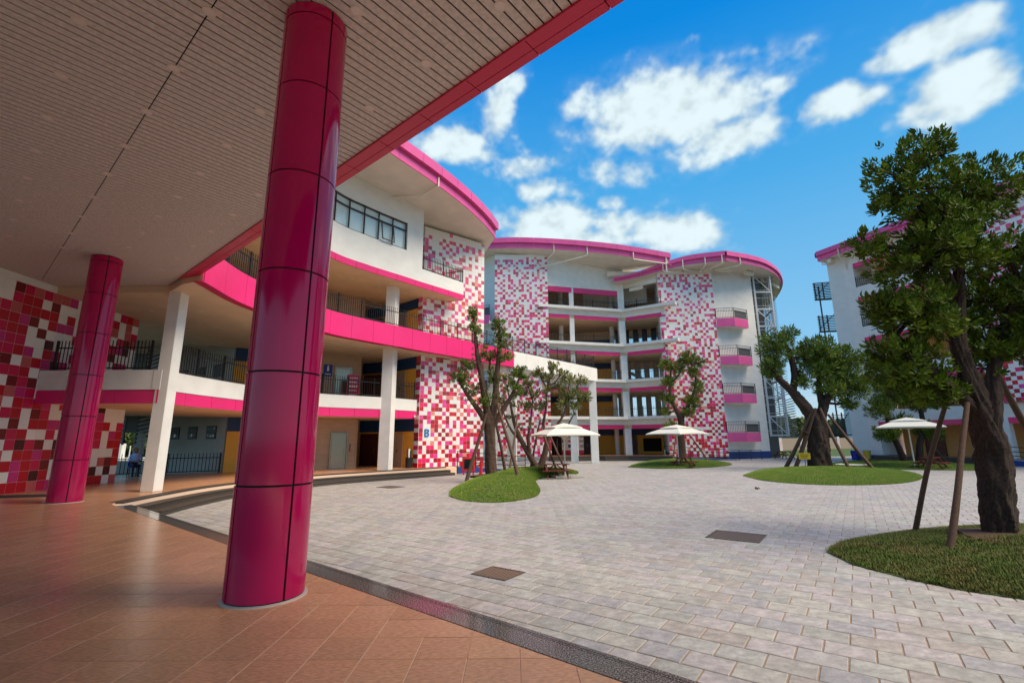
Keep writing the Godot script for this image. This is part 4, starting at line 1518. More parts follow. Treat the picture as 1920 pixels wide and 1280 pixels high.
	var pc := ec.duplicate()
	pc.append_array(ed.slice(1))
	pc.append_array(mini_poly([Vector2(27, -70), Vector2(13.0, -58.5)]))
	var yc := func(q): return 19.5 + 1.15 * smoothstep(11.5, 20.0, q.x)
	var tc := func(q): return 0.5 + 0.5 * smoothstep(12.0, 21.0, q.x) - 0.35 * smoothstep(25.0, 35.0, q.x)
	roof(b, ec, pc, yc, tc, 1.5)
	roof(b, ed, PackedVector2Array([ed[0], ed[1], ed[1] + Vector2(-0.2, -0.5)]), yc, tc, 1.5)
	# drain pipes gathered on the towers, ceiling beams
	for gd in [[Vector2(3.0, -49.3), 20.6, [[Vector2(4.6, -48.2), 22.3], [Vector2(8.2, -48.2), 21.95]]], [Vector2(20.8, -49.9), 20.1, [[Vector2(16.6, -49.2), 20.45], [Vector2(18.6, -48.7), 20.6], [Vector2(20.8, -48.1), 20.7], [Vector2(22.4, -47.6), 20.72], [Vector2(24.6, -48.2), 20.75], [Vector2(17.0, -49.0), 21.3]]]]:
		for q in gd[2]:
			mb = MB.new()
			mb.tube([v3(q[0], q[1] + 0.55) + Vector3(0, 0, 0.14), v3(q[0], q[1] - 0.35) + Vector3(0, 0, 0.14), v3(q[0].lerp(gd[0], 0.06), q[1] - 0.45), v3(gd[0], gd[1])], [0.07, 0.07, 0.065, 0.06], 8)
			pmb("drain_pipe", mb, M.pipe, b)
	mb = MB.new()
	mb.tube([Vector3(13.2, 21.9, -48.2), Vector3(13.2, 21.1, -48.2), Vector3(16.9, 20.75, -48.7)], [0.07, 0.07, 0.07], 8)
	mb.tube([Vector3(16.9, 21.6, -48.75), Vector3(16.9, 19.9, -48.9)], [0.08, 0.08], 8)
	pmb("drain_pipe", mb, M.pipe, b)
	for bm in [[Vector3(10.9, 20.5, -51.2), Vector3(15.4, 20.4, -51.0), 0.5], [Vector3(12.8, 19.6, -52.6), Vector3(14.6, 19.55, -51.8), 0.45], [Vector3(15.2, 19.35, -50.9), Vector3(16.2, 19.4, -50.4), 0.4], [Vector3(13.6, 18.9, -52.2), Vector3(15.0, 19.0, -51.5), 0.4], [Vector3(22.6, 20.35, -49.4), Vector3(24.4, 20.4, -49.9), 0.45], [Vector3(26.3, 20.35, -50.6), Vector3(27.4, 20.35, -51.0), 0.45], [Vector3(29.6, 20.4, -53.2), Vector3(33.0, 20.4, -56.0), 0.4], [Vector3(30.4, 20.4, -57.2), Vector3(35.0, 20.4, -60.5), 0.4], [Vector3(31.4, 20.4, -61.5), Vector3(36.6, 20.4, -65.0), 0.4], [Vector3(32.0, 20.4, -66.0), Vector3(37.3, 20.4, -69.8), 0.4]]:
		mb = MB.new()
		mb.beam(bm[0], bm[1], 0.3, bm[2])
		pmb("ceiling_beam", mb, M.pipe, b)
	# ramp by the second tower
	ramp("blue_walled_ramp", "blue walled access ramp with black handrail before the right mosaic tower", Vector2(14.9, -47.7), Vector2(22.4, -48.0), 0.45, 1.4, [[0.0, 0.02], [0.35, 0.02], [0.7, 0.02], [1.0, 0.02], [1.16, 0.02], [1.3, 0.02]])
	ramp("blue_walled_ramp", "blue walled access ramp with black handrail before the mosaic wall lettered B", Vector2(-3.5, -31.1), Vector2(0.2, -34.3), 0.44, 1.2, [[0.0, 0.02], [0.3, 0.02], [0.6, 0.02], [1.0, 0.02], [1.2, 0.02]])


func ramp(called: String, label: String, a: Vector2, b: Vector2, h: float, w: float, posts: Array) -> void:
	var t := thing(called, label, "ramp", v3(a, 0))
	var d := b - a
	var dn := d.normalized()
	var nrm := Vector2(-dn.y, dn.x)
	var mb := MB.new()
	var f := [Vector3(0, 0, 0), v3(d, 0), v3(d, 0.03), Vector3(0, h, 0)]
	var bk := v3(-nrm * w, 0)
	var n3 := v3(nrm, 0)
	mb.quad(f[0], f[1], f[2], f[3], n3)
	mb.quad(f[0] + bk, f[1] + bk, f[2] + bk, f[3] + bk, -n3)
	mb.quad(f[0], f[3], f[3] + bk, f[0] + bk, v3(-dn, 0))
	pmb("side_wall", mb, M.plinth, t)
	mb = MB.new()
	mb.quad(f[3], f[2], f[2] + bk, f[3] + bk, Vector3.UP)
	pmb("ramp_surface", mb, M.concrete, t)
	mb = MB.new()
	var prev := Vector3()
	for i in posts.size():
		var s: float = posts[i][0]
		var y := maxf(0.0, h * (1.0 - s))
		var q := v3(d * s - nrm * 0.08, y)
		mb.cyl(q, q + Vector3(0, 0.95, 0), 0.028, 6)
		if i > 0:
			for yy in [0.32, 0.62, 0.95]:
				mb.cyl(prev + Vector3(0, yy, 0), q + Vector3(0, yy, 0), 0.026, 6)
		prev = q
	pmb("handrail", mb, M.black, t)


func balcony(parent: Node3D, a: Vector2, b: Vector2, y: float) -> void:   # y = underside
	var d := (b - a).normalized()
	var n := Vector2(-d.y, d.x)
	var w := a.distance_to(b)
	var o := group_node("balcony", parent)
	var outl := PackedVector2Array([a + n * 0.3, a + d * (w * 0.42) + n * 1.15, b + n * 0.7])
	var mb := MB.new()
	mb.ext(PackedVector2Array([a, outl[0], outl[1], outl[2], b]), y, y + 0.25)
	pmb("slab", mb, M.white, o)
	mb = MB.new()
	band(mb, outl, y - 0.005, y + 0.93, -0.12, 0.01)
	pmb("parapet", mb, M.pinkroof, o)
	mb = MB.new()
	var total := clen(outl)
	var k := int(total / 0.16)
	for i in range(k + 1):
		mb.box(v3(cat(off(outl, -0.06), total * i / k), y + 1.5), Vector3(0.018, 1.14, 0.018))
	for yy in [1.02, 1.75, 2.06]:
		for i in 2:
			mb.beam(v3(outl[i] - n * 0.05, y + yy), v3(outl[i + 1] - n * 0.05, y + yy), 0.035, 0.035)
	for q in outl:
		mb.box(v3(q - n * 0.05, y + 1.5), Vector3(0.06, 1.16, 0.06))
	pmb("balustrade", mb, M.black, o)
	mb = MB.new()
	mb.beam(v3(outl[1] + d * 0.2 - n * 0.12, y + 1.42), v3(outl[2] - d * 0.1 - n * 0.08, y + 1.42), 0.01, 0.78)
	pmb("mesh_infill", mb, M.mesh_panel, o)


# ---------------------------------------------------------------- building on the right
func build_r() -> void:
	var b := thing("right_school_building", "bluish white four storey building with pink strips behind the trees at right", "building")
	var p0 := Vector2(33.55, -45.4)
	var d := Vector2(0.395, 0.919)
	var n := Vector2(-0.919, 0.395)
	var at := func(s: float, o: float) -> Vector2: return p0 + d * s + n * o
	var mb := MB.new()
	# corner pier with its angled facet, end wall behind
	mb.ext(PackedVector2Array([at.call(0.0, 0.0), at.call(0.95, 0.0), at.call(0.95, -0.6), at.call(0.2, -9.0), at.call(-0.9, -9.0), Vector2(32.55, -46.2)]), 0.5, 20.2)
	pmb("corner_pier", mb, M.white, b)
	mb = MB.new()
	mb.ext(PackedVector2Array([at.call(0.0, 0.02), at.call(0.97, 0.02), at.call(0.97, -0.6), at.call(0.2, -9.0), at.call(-0.9, -9.0), Vector2(32.52, -46.2)]), -0.1, 0.5)
	pmb("plinth", mb, M.plinth, b)
	mb = MB.new()
	mb.ext(PackedVector2Array([at.call(9.2, 0.0), at.call(9.95, 0.0), at.call(9.95, -0.6), at.call(9.2, -0.6)]), 0.4, 20.2)
	pmb("pier", mb, M.white, b)
	var cv := PackedVector2Array([at.call(0.95, 0.0), at.call(9.2, 0.0)])
	var cv2 := PackedVector2Array([at.call(9.95, 0.0), at.call(20.0, 0.0)])
	for k in range(0, 6):
		var f := floor_y(k)
		if k == 0:
			mb = MB.new()
			mb.ext(PackedVector2Array([at.call(0.5, 0.6), at.call(20, 0.6), at.call(20, -8), at.call(0.5, -8)]), -0.1, f)
			pmb("ground_floor", mb, M.tile_plain, b)
			for s in 3:
				mb = MB.new()
				band(mb, PackedVector2Array([at.call(0.6, 0.5), at.call(9.3, 0.5)]), -0.05, f - 0.15 * s + (0.004 if s == 0 else 0.0), 0.0, 0.35 + 0.35 * s)
				pmb("step", mb, M.stepstone, b)
		elif k < 5:
			mb = MB.new()
			mb.ext(PackedVector2Array([at.call(0.9, -0.08), at.call(20, -0.08), at.call(20, -6), at.call(0.9, -6)]), f - 1.35, f - 0.01)
			pmb("floor_slab", mb, M.soffit, b)
		if k > 0:
			for c in [cv, cv2]:
				if k < 5:
					mb = MB.new()
					band(mb, c, f - 0.95, f + 0.1, -0.25, 0.0)
					pmb("beam", mb, M.white, b)
					panels("pink_panel", b, c, f - 1.38, f - 0.955, -0.07, -0.01, 2.0, M.pink)
					railing(b, c, f + 0.1, 1.05, 0.18, -0.1, 2.7)
				else:
					mb = MB.new()
					band(mb, c, 19.0, 20.2, -0.25, 0.0)
					pmb("beam", mb, M.white, b)
					panels("pink_panel", b, c, 18.55, 18.99, -0.25, -0.01, 2.0, M.pink)
		if k < 5:
			mb = MB.new()
			facing(mb, at.call(0.97, -3.5), at.call(19.0, -3.5), f, f + 2.64, 0.0, 0.2)
			pmb("yellow_wall", mb, M.yellow_pale, b)
			door(b, at.call(2.7, -3.45), at.call(4.2, -3.45), f, 2.2, M.door_grey if k else M.door_wood, 2)
			door(b, at.call(6.4, -3.45), at.call(8.2, -3.45), f, 2.2, M.door_grey if k else M.door_wood, 2)
	# mosaic end panel
	mosaic(b, at.call(10.2, 0.55), at.call(18.5, 0.55), 4.6, 19.9, 0.31, 103)
	# louvre boxes off the end wall
	for y in [[16.0, 17.9], [12.6, 14.4], [6.3, 8.1], [2.3, 4.5]]:
		var lv := group_node("louvre_box", b)
		var q0 := Vector2(31.35, -47.0)
		var q1 := Vector2(32.9, -46.6)
		mb = MB.new()
		var nb := int((y[1] - y[0]) / 0.17)
		for i in nb:
			mb.beam(v3(q0, y[0] + 0.1 + i * 0.17), v3(q1, y[0] + 0.1 + i * 0.17), 0.22, 0.05)
		pmb("blades", mb, M.louvre, lv)
		mb = MB.new()
		for q in [q0 + Vector2(0.15, 0), q0.lerp(q1, 0.55)]:
			mb.beam(v3(q + Vector2(0.1, -0.15), y[0]), v3(q + Vector2(0.1, -0.15), y[1]), 0.09, 0.09)
		mb.beam(v3(q0 + Vector2(0.1, -0.15), y[0] + 0.05), v3(q1 + Vector2(0.3, -0.2), y[0] + 0.05), 0.1, 0.1)
		mb.beam(v3(q0 + Vector2(0.1, -0.15), y[0] + 0.3), v3(q1 + Vector2(0.3, -0.2), y[1] + 0.25), 0.06, 0.06)
		pmb("frame", mb, M.louvre, lv)
	mb = MB.new()
	mb.beam(Vector3(31.95, 2.3, -47.1), Vector3(31.95, 17.5, -47.1), 0.1, 0.1)
	pmb("louvre_post", mb, M.louvre, b)
	# roof
	var e := curve([at.call(20.0, 1.35), at.call(12.0, 1.25), at.call(5.0, 1.2), at.call(-1.6, 1.1)], 0.6)
	var er := rev(e)
	var poly := er.duplicate()
	poly.append_array(mini_poly([at.call(20, -8), at.call(-1.6, -8)]))
	roof(b, er, poly, func(_q): return 20.05, func(_q): return 0.95, 1.6)
	roof(b, PackedVector2Array([at.call(-1.6, -8), at.call(-1.6, 1.1)]), PackedVector2Array([at.call(-1.6, 1.1), at.call(-1.5, 1.0), at.call(-1.5, 1.1)]), func(_q): return 20.05, func(_q): return 0.95, 1.6)
	mb = MB.new()
	mb.tube([v3(at.call(-1.3, 1.0), 20.3), v3(at.call(-1.3, 1.0), 19.6), v3(at.call(-0.6, 0.4), 19.5)], [0.07, 0.07, 0.07], 8)
	mb.tube([v3(at.call(0.6, 1.3), 20.7), v3(at.call(0.6, 1.3), 19.75), v3(at.call(0.4, 0.1), 19.4), v3(at.call(0.4, 0.1), 18.6)], [0.07, 0.07, 0.07, 0.07], 8)
	pmb("drain_pipe", mb, M.pipe, b)
	for s in [-0.6, 1.6]:
		mb = MB.new()
		mb.beam(v3(at.call(s, 1.0), 19.75), v3(at.call(s, 0.0), 19.75), 0.3, 0.4)
		pmb("ceiling_beam", mb, M.pipe, b)
	ramp("blue_walled_ramp", "blue walled access ramp with black handrail at the foot of the right building", at.call(10.0, 2.2), at.call(15.5, 2.2), 0.45, 1.3, [[0.0, 0.02], [0.35, 0.02], [0.7, 0.02]])
	var bn := MB.new()
	facing(bn, at.call(11.4, -3.2), at.call(12.6, -3.2), 0.45, 3.1, 0.0, 0.05)
	solo("pink_banner", bn, M.red, "tall pink roll banner standing inside the right building's ground floor", "banner")


# ---------------------------------------------------------------- beyond the courtyard
func build_far() -> void:
	var mb := MB.new()
	mb.ext(PackedVector2Array([Vector2(28.6, -52.2), Vector2(46, -57), Vector2(90, -60), Vector2(110, -140), Vector2(-120, -140), Vector2(-120, -30), Vector2(-30, -30), Vector2(-22, -62), Vector2(27.5, -60)]), -0.2, -0.004)
	struct("lawn", mb, M.lawn)
	var a := Vector2(30, -75)
	var d := (Vector2(67.3, -95.9) - Vector2(43.5, -81.9)).normalized()
	var f := thing("boundary_wall", "low pale boundary wall with white striped posts beyond the far lawn", "wall")
	for i in 12:
		var p := a + d * (i * 6.5)
		mb = MB.new()
		mb.beam(v3(p + d * 0.4, 1.05), v3(p + d * 6.1, 1.05), 0.15, 2.1)
		pmb("wall_panel", mb, M.fence_panel, f)
		mb = MB.new()
		mb.box(v3(p, 1.15), Vector3(0.75, 2.3, 0.5), Basis(Vector3.UP, -atan2(d.y, d.x)))
		pmb("post", mb, M.white, f)
		for s in [-0.16, 0.16]:
			mb = MB.new()
			mb.box(v3(p + d * s + Vector2(-d.y, d.x) * 0.26, 1.15), Vector3(0.1, 2.1, 0.02), Basis(Vector3.UP, -atan2(d.y, d.x)))
			pmb("stripe", mb, M.plinth if s > 0 else M.fascia, f)
	f = thing("boundary_fence", "white railed boundary fence seen through the left lobby openings", "fence")
	for i in 9:
		var p := Vector2(-48 + i * 3.4, -44.0 - i * 0.9)
		mb = MB.new()
		mb.box(v3(p, 1.0), Vector3(0.5, 2.0, 0.5))
		pmb("post", mb, M.white, f)
		mb = MB.new()
		mb.beam(v3(p, 0.35), v3(p + Vector2(3.4, -0.9), 0.35), 0.3, 0.7)
		for j in 7:
			mb.box(v3(p + Vector2(3.4, -0.9) * (j + 0.5) / 7.0, 1.2), Vector3(0.06, 1.2, 0.06))
		pmb("rails", mb, M.white, f)
	var h := thing("distant_white_house", "small pale flat roofed block beyond the trees between the two buildings", "building", Vector3(78, 0, -101), -0.6)
	mb = MB.new()
	mb.box(Vector3(0, 4.4, 0), Vector3(13, 8.8, 9))
	pmb("wall", mb, M.farhouse, h)
	mb = MB.new()
	mb.box(Vector3(0, 8.95, 0), Vector3(13.6, 0.3, 9.6))
	pmb("roof", mb, M.greywall, h)
	for i in 3:
		for j in 2:
			mb = MB.new()
			mb.box(Vector3(-4.0 + i * 4.0, 2.4 + j * 3.4, 4.52), Vector3(1.6, 1.5, 0.08))
			pmb("window", mb, M.glass_dark, h)
	# louvre screens outside the left lobby
	for sd in [[Vector2(-22.9, -27.5), Vector2(-21.7, -26.85), 0], [Vector2(-22.6, -28.9), Vector2(-20.5, -27.7), 1]]:
		for y in [[1.95, 4.0], [5.6, 8.0]]:
			var lt := thing("louvre_screen", "%s dark louvre screen hanging outside the %s of the left lobby" % ["left" if sd[2] == 0 else "right", "ground floor" if y[0] < 3 else "first floor"], "louvre screen", Vector3(), 0.0, "louvre screens behind the lobby")
			mb = MB.new()
			var q0: Vector2 = sd[0]
			var q1: Vector2 = sd[1]
			for q in [q0, q1]:
				mb.beam(v3(q, y[0]), v3(q, y[1]), 0.08, 0.08)
			pmb("frame", mb, M.louvre, lt)
			var nb := int((y[1] - y[0]) / 0.24)
			for i in nb:
				mb = MB.new()
				var yy: float = y[0] + 0.1 + i * 0.24
				mb.beam(v3(q0, yy - 0.1), v3(q1, yy + 0.12), 0.05, 0.06)
				pmb("slat", mb, M.greywall, lt)


# ---------------------------------------------------------------- trees, grass islands, props
func leaf_into(mb: MB, t: Transform3D, length: float, width: float, droop: float) -> void:
	var l := length
	var w := width * length * 0.5
	var m := [Vector3(0, 0, 0), Vector3(0, l * 0.4, droop * 0.15 * l), Vector3(0, l * 0.74, droop * 0.02 * l), Vector3(0, l, -droop * 0.3 * l)]
	var e1 := Vector3(w * 0.75, l * 0.36, droop * 0.15 * l + w * 0.35)
	var e2 := Vector3(w, l * 0.68, droop * 0.03 * l + w * 0.35)
	var up := t.basis * Vector3(0, 0, 1)
	for s in [-1.0, 1.0]:
		var a := Vector3(s * e1.x, e1.y, e1.z)
		var b := Vector3(s * e2.x, e2.y, e2.z)
		mb.tri(t * m[0], t * a, t * m[1], up)
		mb.quad(t * m[1], t * a, t * b, t * m[2], up)
		mb.tri(t * m[2], t * b, t * m[3], up)


func rosette(leaves: int, length: float, width: float, spread: float, sd: int) -> ArrayMesh:
	rng.seed = sd
	var mb := MB.new()
	for i in leaves:
		var an := TAU * i * 0.382 + rng.randf_range(-0.3, 0.3)
		var tilt := spread * (0.35 + 0.75 * float(i) / leaves) + rng.randf_range(-0.15, 0.15)
		var b := Basis(Vector3.UP, an) * Basis(Vector3.RIGHT, tilt)
		mb.col = Color(1, 1, 1) * rng.randf_range(0.75, 1.15)
		leaf_into(mb, Transform3D(b, Vector3(0, -0.06 * length * i, 0)), length * rng.randf_range(0.7, 1.1), width, rng.randf_range(0.3, 1.2))
	return mb.done()


# limbs: [[points], [radii]]; clumps: [centre, radii, rosettes]; all in world coordinates
func tree(called: String, label: String, base: Vector3, bark: Material, limbs: Array, clumps: Array, ros: Mesh, tint: Color, sd: int, sides := 10, wob := 0.09, scale_ := 1.0, dens := 1.35, thin := 0.82, along := 0) -> Node3D:
	var t := thing(called, label, "tree", base)
	var mb := MB.new()
	var seg := 0.09 if sides > 20 else 0.2
	var nodes := []
	for li in limbs.size():
		var pts := []
		var rad := []
		var src: Array = limbs[li][0]
		var rr: Array = limbs[li][1]
		for i in range(src.size() - 1):
			var k := maxi(2, int((src[i] as Vector3).distance_to(src[i + 1]) / seg))
			for j in k:
				var f := float(j) / k
				var p0: Vector3 = src[maxi(i - 1, 0)]
				var p3: Vector3 = src[mini(i + 2, src.size() - 1)]
				pts.append((src[i] as Vector3).cubic_interpolate(src[i + 1], p0, p3, f) - base)
				rad.append(lerpf(rr[i], rr[i + 1], f) * thin)
		pts.append(src[-1] - base)
		rad.append(rr[-1] * thin)
		for p in pts:
			nodes.append(p)
		mb.tube(pts, rad, sides, true, wob, li * 1.3 + sd)
	rng.seed = sd
	var xs: Array[Transform3D] = []
	var cs: Array[Color] = []
	for cl in clumps:
		var c: Vector3 = cl[0] - base
		var best := 1e9
		var from := Vector3()
		for p in nodes:
			var dd: float = (p as Vector3).distance_to(c) + maxf(0.0, p.y - c.y) * 0.8
			if dd < best:
				best = dd
				from = p
		if best > 0.25:
			var mid := from.lerp(c, 0.5) + Vector3(rng.randf_range(-0.1, 0.1), -0.06 * best, rng.randf_range(-0.1, 0.1))
			var r0 := 0.035 + 0.012 * best
			mb.tube([from, mid, c], [r0 * scale_ * 1.3, r0 * scale_, r0 * 0.6 * scale_], 6)
		var rd: Vector3 = cl[1] * (1.13 if sides == 40 else 1.0)
		for i in int(cl[2] * dens):
			var d := Vector3(rng.randfn(), rng.randfn(), rng.randfn()).normalized()
			var rr2 := pow(rng.randf_range(0.05, 1.0), 0.45) * (rng.randf_range(1.03, 1.15) if rng.randf() < 0.2 else 1.0)
			var pos := c + d * rd * rr2
			if i % 3 == 0:
				mb.tube([c + d * rd * 0.1, c + d * rd * rr2 * 0.55 + Vector3(0, -0.04, 0), pos], [0.016 * scale_, 0.011 * scale_, 0.006], 4, false)
			var ax := (d + Vector3(0, 0.75, 0) + Vector3(rng.randf_range(-0.5, 0.5), rng.randf_range(-0.4, 0.4), rng.randf_range(-0.5, 0.5))).normalized()
			var sx := ax.cross(Vector3(rng.randf_range(-1, 1), 0.1, rng.randf_range(-1, 1))).normalized()
			var sc := rng.randf_range(0.7, 1.15)
			xs.append(Transform3D(Basis(sx, ax, sx.cross(ax)).scaled(Vector3.ONE * sc), pos))
			var b := rng.randf_range(0.6, 1.55)
			var yl := rng.randf() * rng.randf()
			cs.append(Color(tint.r * b * (1.0 + 0.7 * yl), tint.g * b * (1.0 + 0.35 * yl), tint.b * b))
	var top := 0.0
	for p in nodes:
		top = maxf(top, p.y)
	for i in along:                        # small tufts straight off the limbs
		var p: Vector3 = nodes[rng.randi() % nodes.size()]
		if p.y < top * 0.42:
			continue
		var d := Vector3(rng.randfn(), absf(rng.randfn()) * 0.6, rng.randfn()).normalized()
		var tip := p + d * rng.randf_range(0.15, 0.45) * scale_
		mb.tube([p, p.lerp(tip, 0.6), tip], [0.014 * scale_, 0.010 * scale_, 0.005], 4, false)
		var sx := d.cross(Vector3(0.3, 1, 0.2)).normalized()
		xs.append(Transform3D(Basis(sx, d, sx.cross(d)).scaled(Vector3.ONE * rng.randf_range(0.6, 1.0)), tip))
		var b := rng.randf_range(0.7, 1.5)
		cs.append(Color(tint.r * b, tint.g * b, tint.b * b))
	pmb("trunk", mb, bark, t)
	var mm := MultiMesh.new()
	mm.transform_format = MultiMesh.TRANSFORM_3D
	mm.use_colors = true
	mm.mesh = ros
	mm.instance_count = xs.size()
	for i in xs.size():
		mm.set_instance_transform(i, xs[i])
		mm.set_instance_color(i, cs[i])
	var mi := MultiMeshInstance3D.new()
	mi.name = "crown"
	mi.multimesh = mm
	mi.material_override = M.leaf
	mi.set_meta("kind", "stuff")
	t.add_child(mi)
	return t


func prop(a: Vector3, b: Vector3, r: float, label: String) -> void:
	var mb := MB.new()
	var pts := []
	var rad := []
	for i in 9:
		var f := i / 8.0
		pts.append((b - a) * f + Vector3(sin(f * 5.0 + a.x) * 0.025, 0, cos(f * 4.0 + a.z) * 0.025))
		rad.append(r * (1.0 - 0.3 * f))
	mb.tube(pts, rad, 8, true, 0.05, a.x)
	solo("tree_prop", mb, M.pole, label, "wooden prop", "wooden poles propping the courtyard trees", a)


func mound(label: String, outline: Array, h: float, blades: int, sd: int, soil: Array = [], c0 := Color(0.175, 0.30, 0.025), c1 := Color(0.28, 0.32, 0.06)) -> void:
	var cv := curve(outline + [outline[0]], 0.5)
	cv.remove_at(cv.size() - 1)
	var ctr := Vector2()
	for q in cv:
		ctr += q / cv.size()
	var mb := MB.new()
	var rings := 9
	var hf := func(f: float) -> float: return h * (1.0 - pow(f, 2.4)) + 0.035 * sin(f * 9.0) * (1.0 - f)
	var pos := func(i: int, f: float) -> Vector3:
		var q: Vector2 = ctr.lerp(cv[i % cv.size()], f)
		var y: float = hf.call(f)
		return Vector3(q.x, 0.01 + y, q.y)
	for i in cv.size():
		for j in rings:
			var f0 := pow(float(j) / rings, 0.8)
			var f1 := pow(float(j + 1) / rings, 0.8)
			var p := [pos.call(i, f0), pos.call(i + 1, f0), pos.call(i + 1, f1), pos.call(i, f1)]
			mb.squad(p, [Vector3(0, 1, 0), Vector3(0, 1, 0), Vector3(0, 1, 0), Vector3(0, 1, 0)])
		var a: Vector2 = cv[i]
		var b: Vector2 = cv[(i + 1) % cv.size()]
		mb.quad(v3(a, -0.05), v3(b, -0.05), v3(b, 0.01), v3(a, 0.01), v3((a + b) * 0.5 - ctr, 0))
	var isl := struct("grass_island", mb, M.lawn, label)
	for s in soil:
		var sm := MB.new()
		var pts := []
		for k in 14:
			var an := TAU * k / 14
			pts.append(Vector3(cos(an) * s[2] * (1.0 + 0.25 * sin(an * 3.0)), 0, sin(an) * s[2] * (1.0 + 0.2 * cos(an * 2.0))))
		for k in 14:
			sm.tri(Vector3(0, 0.07, 0), pts[k], pts[(k + 1) % 14], Vector3.UP)
			sm.quad(pts[k], pts[(k + 1) % 14], pts[(k + 1) % 14] + Vector3(0, -0.1, 0), pts[k] + Vector3(0, -0.1, 0), pts[k])
		var so := pmb("bare_soil", sm, M.soil, isl)
		so.position = Vector3(s[0], hf.call(clampf(Vector2(s[0], s[1]).distance_to(ctr) / 4.0, 0.0, 0.8)) + 0.0, s[1])
	# short turf
	rng.seed = sd
	var tuft := MB.new()
	for k in 5:
		var an := TAU * k / 5.0 + 0.4
		var d := Vector3(cos(an), 0, sin(an))
		var sd2 := Vector3(-d.z, 0, d.x)
		tuft.col = Color(1, 1, 1) * (0.8 + 0.08 * k)
		var r0 := d * 0.012
		tuft.tri(r0 - sd2 * 0.006, r0 + sd2 * 0.006, d * (0.035 + 0.006 * k) + Vector3(0, 0.05, 0), d + Vector3(0, 0.6, 0))
	var mm := MultiMesh.new()
	mm.transform_format = MultiMesh.TRANSFORM_3D
	mm.use_colors = true
	mm.mesh = tuft.done()
	mm.instance_count = blades
	var patch := FastNoiseLite.new()
	patch.seed = sd
	patch.frequency = 0.35
	for k in blades:
		var i := rng.randi() % cv.size()
		var f := sqrt(rng.randf())
		var a: Vector3 = pos.call(i, f)
		var b: Vector3 = pos.call(i + 1, f)
		var q := a.lerp(b, rng.randf())
		var s := rng.randf_range(0.7, 1.5) * (1.0 if sd == 5 else 1.1)
		mm.set_instance_transform(k, Transform3D(Basis(Vector3.UP, rng.randf() * TAU).scaled(Vector3(s, s * rng.randf_range(0.6, 1.1), s)), q))
		var nz := patch.get_noise_2d(q.x * 3.0, q.z * 3.0) + rng.randf_range(-0.25, 0.25)
		mm.set_instance_color(k, c0.lerp(c1, clampf(0.35 + nz, 0.0, 1.0)))
	var mi := MultiMeshInstance3D.new()
	mi.name = "grass_blades"
	mi.multimesh = mm
	mi.material_override = M.grass
	mi.set_meta("kind", "stuff")
	isl.add_child(mi)


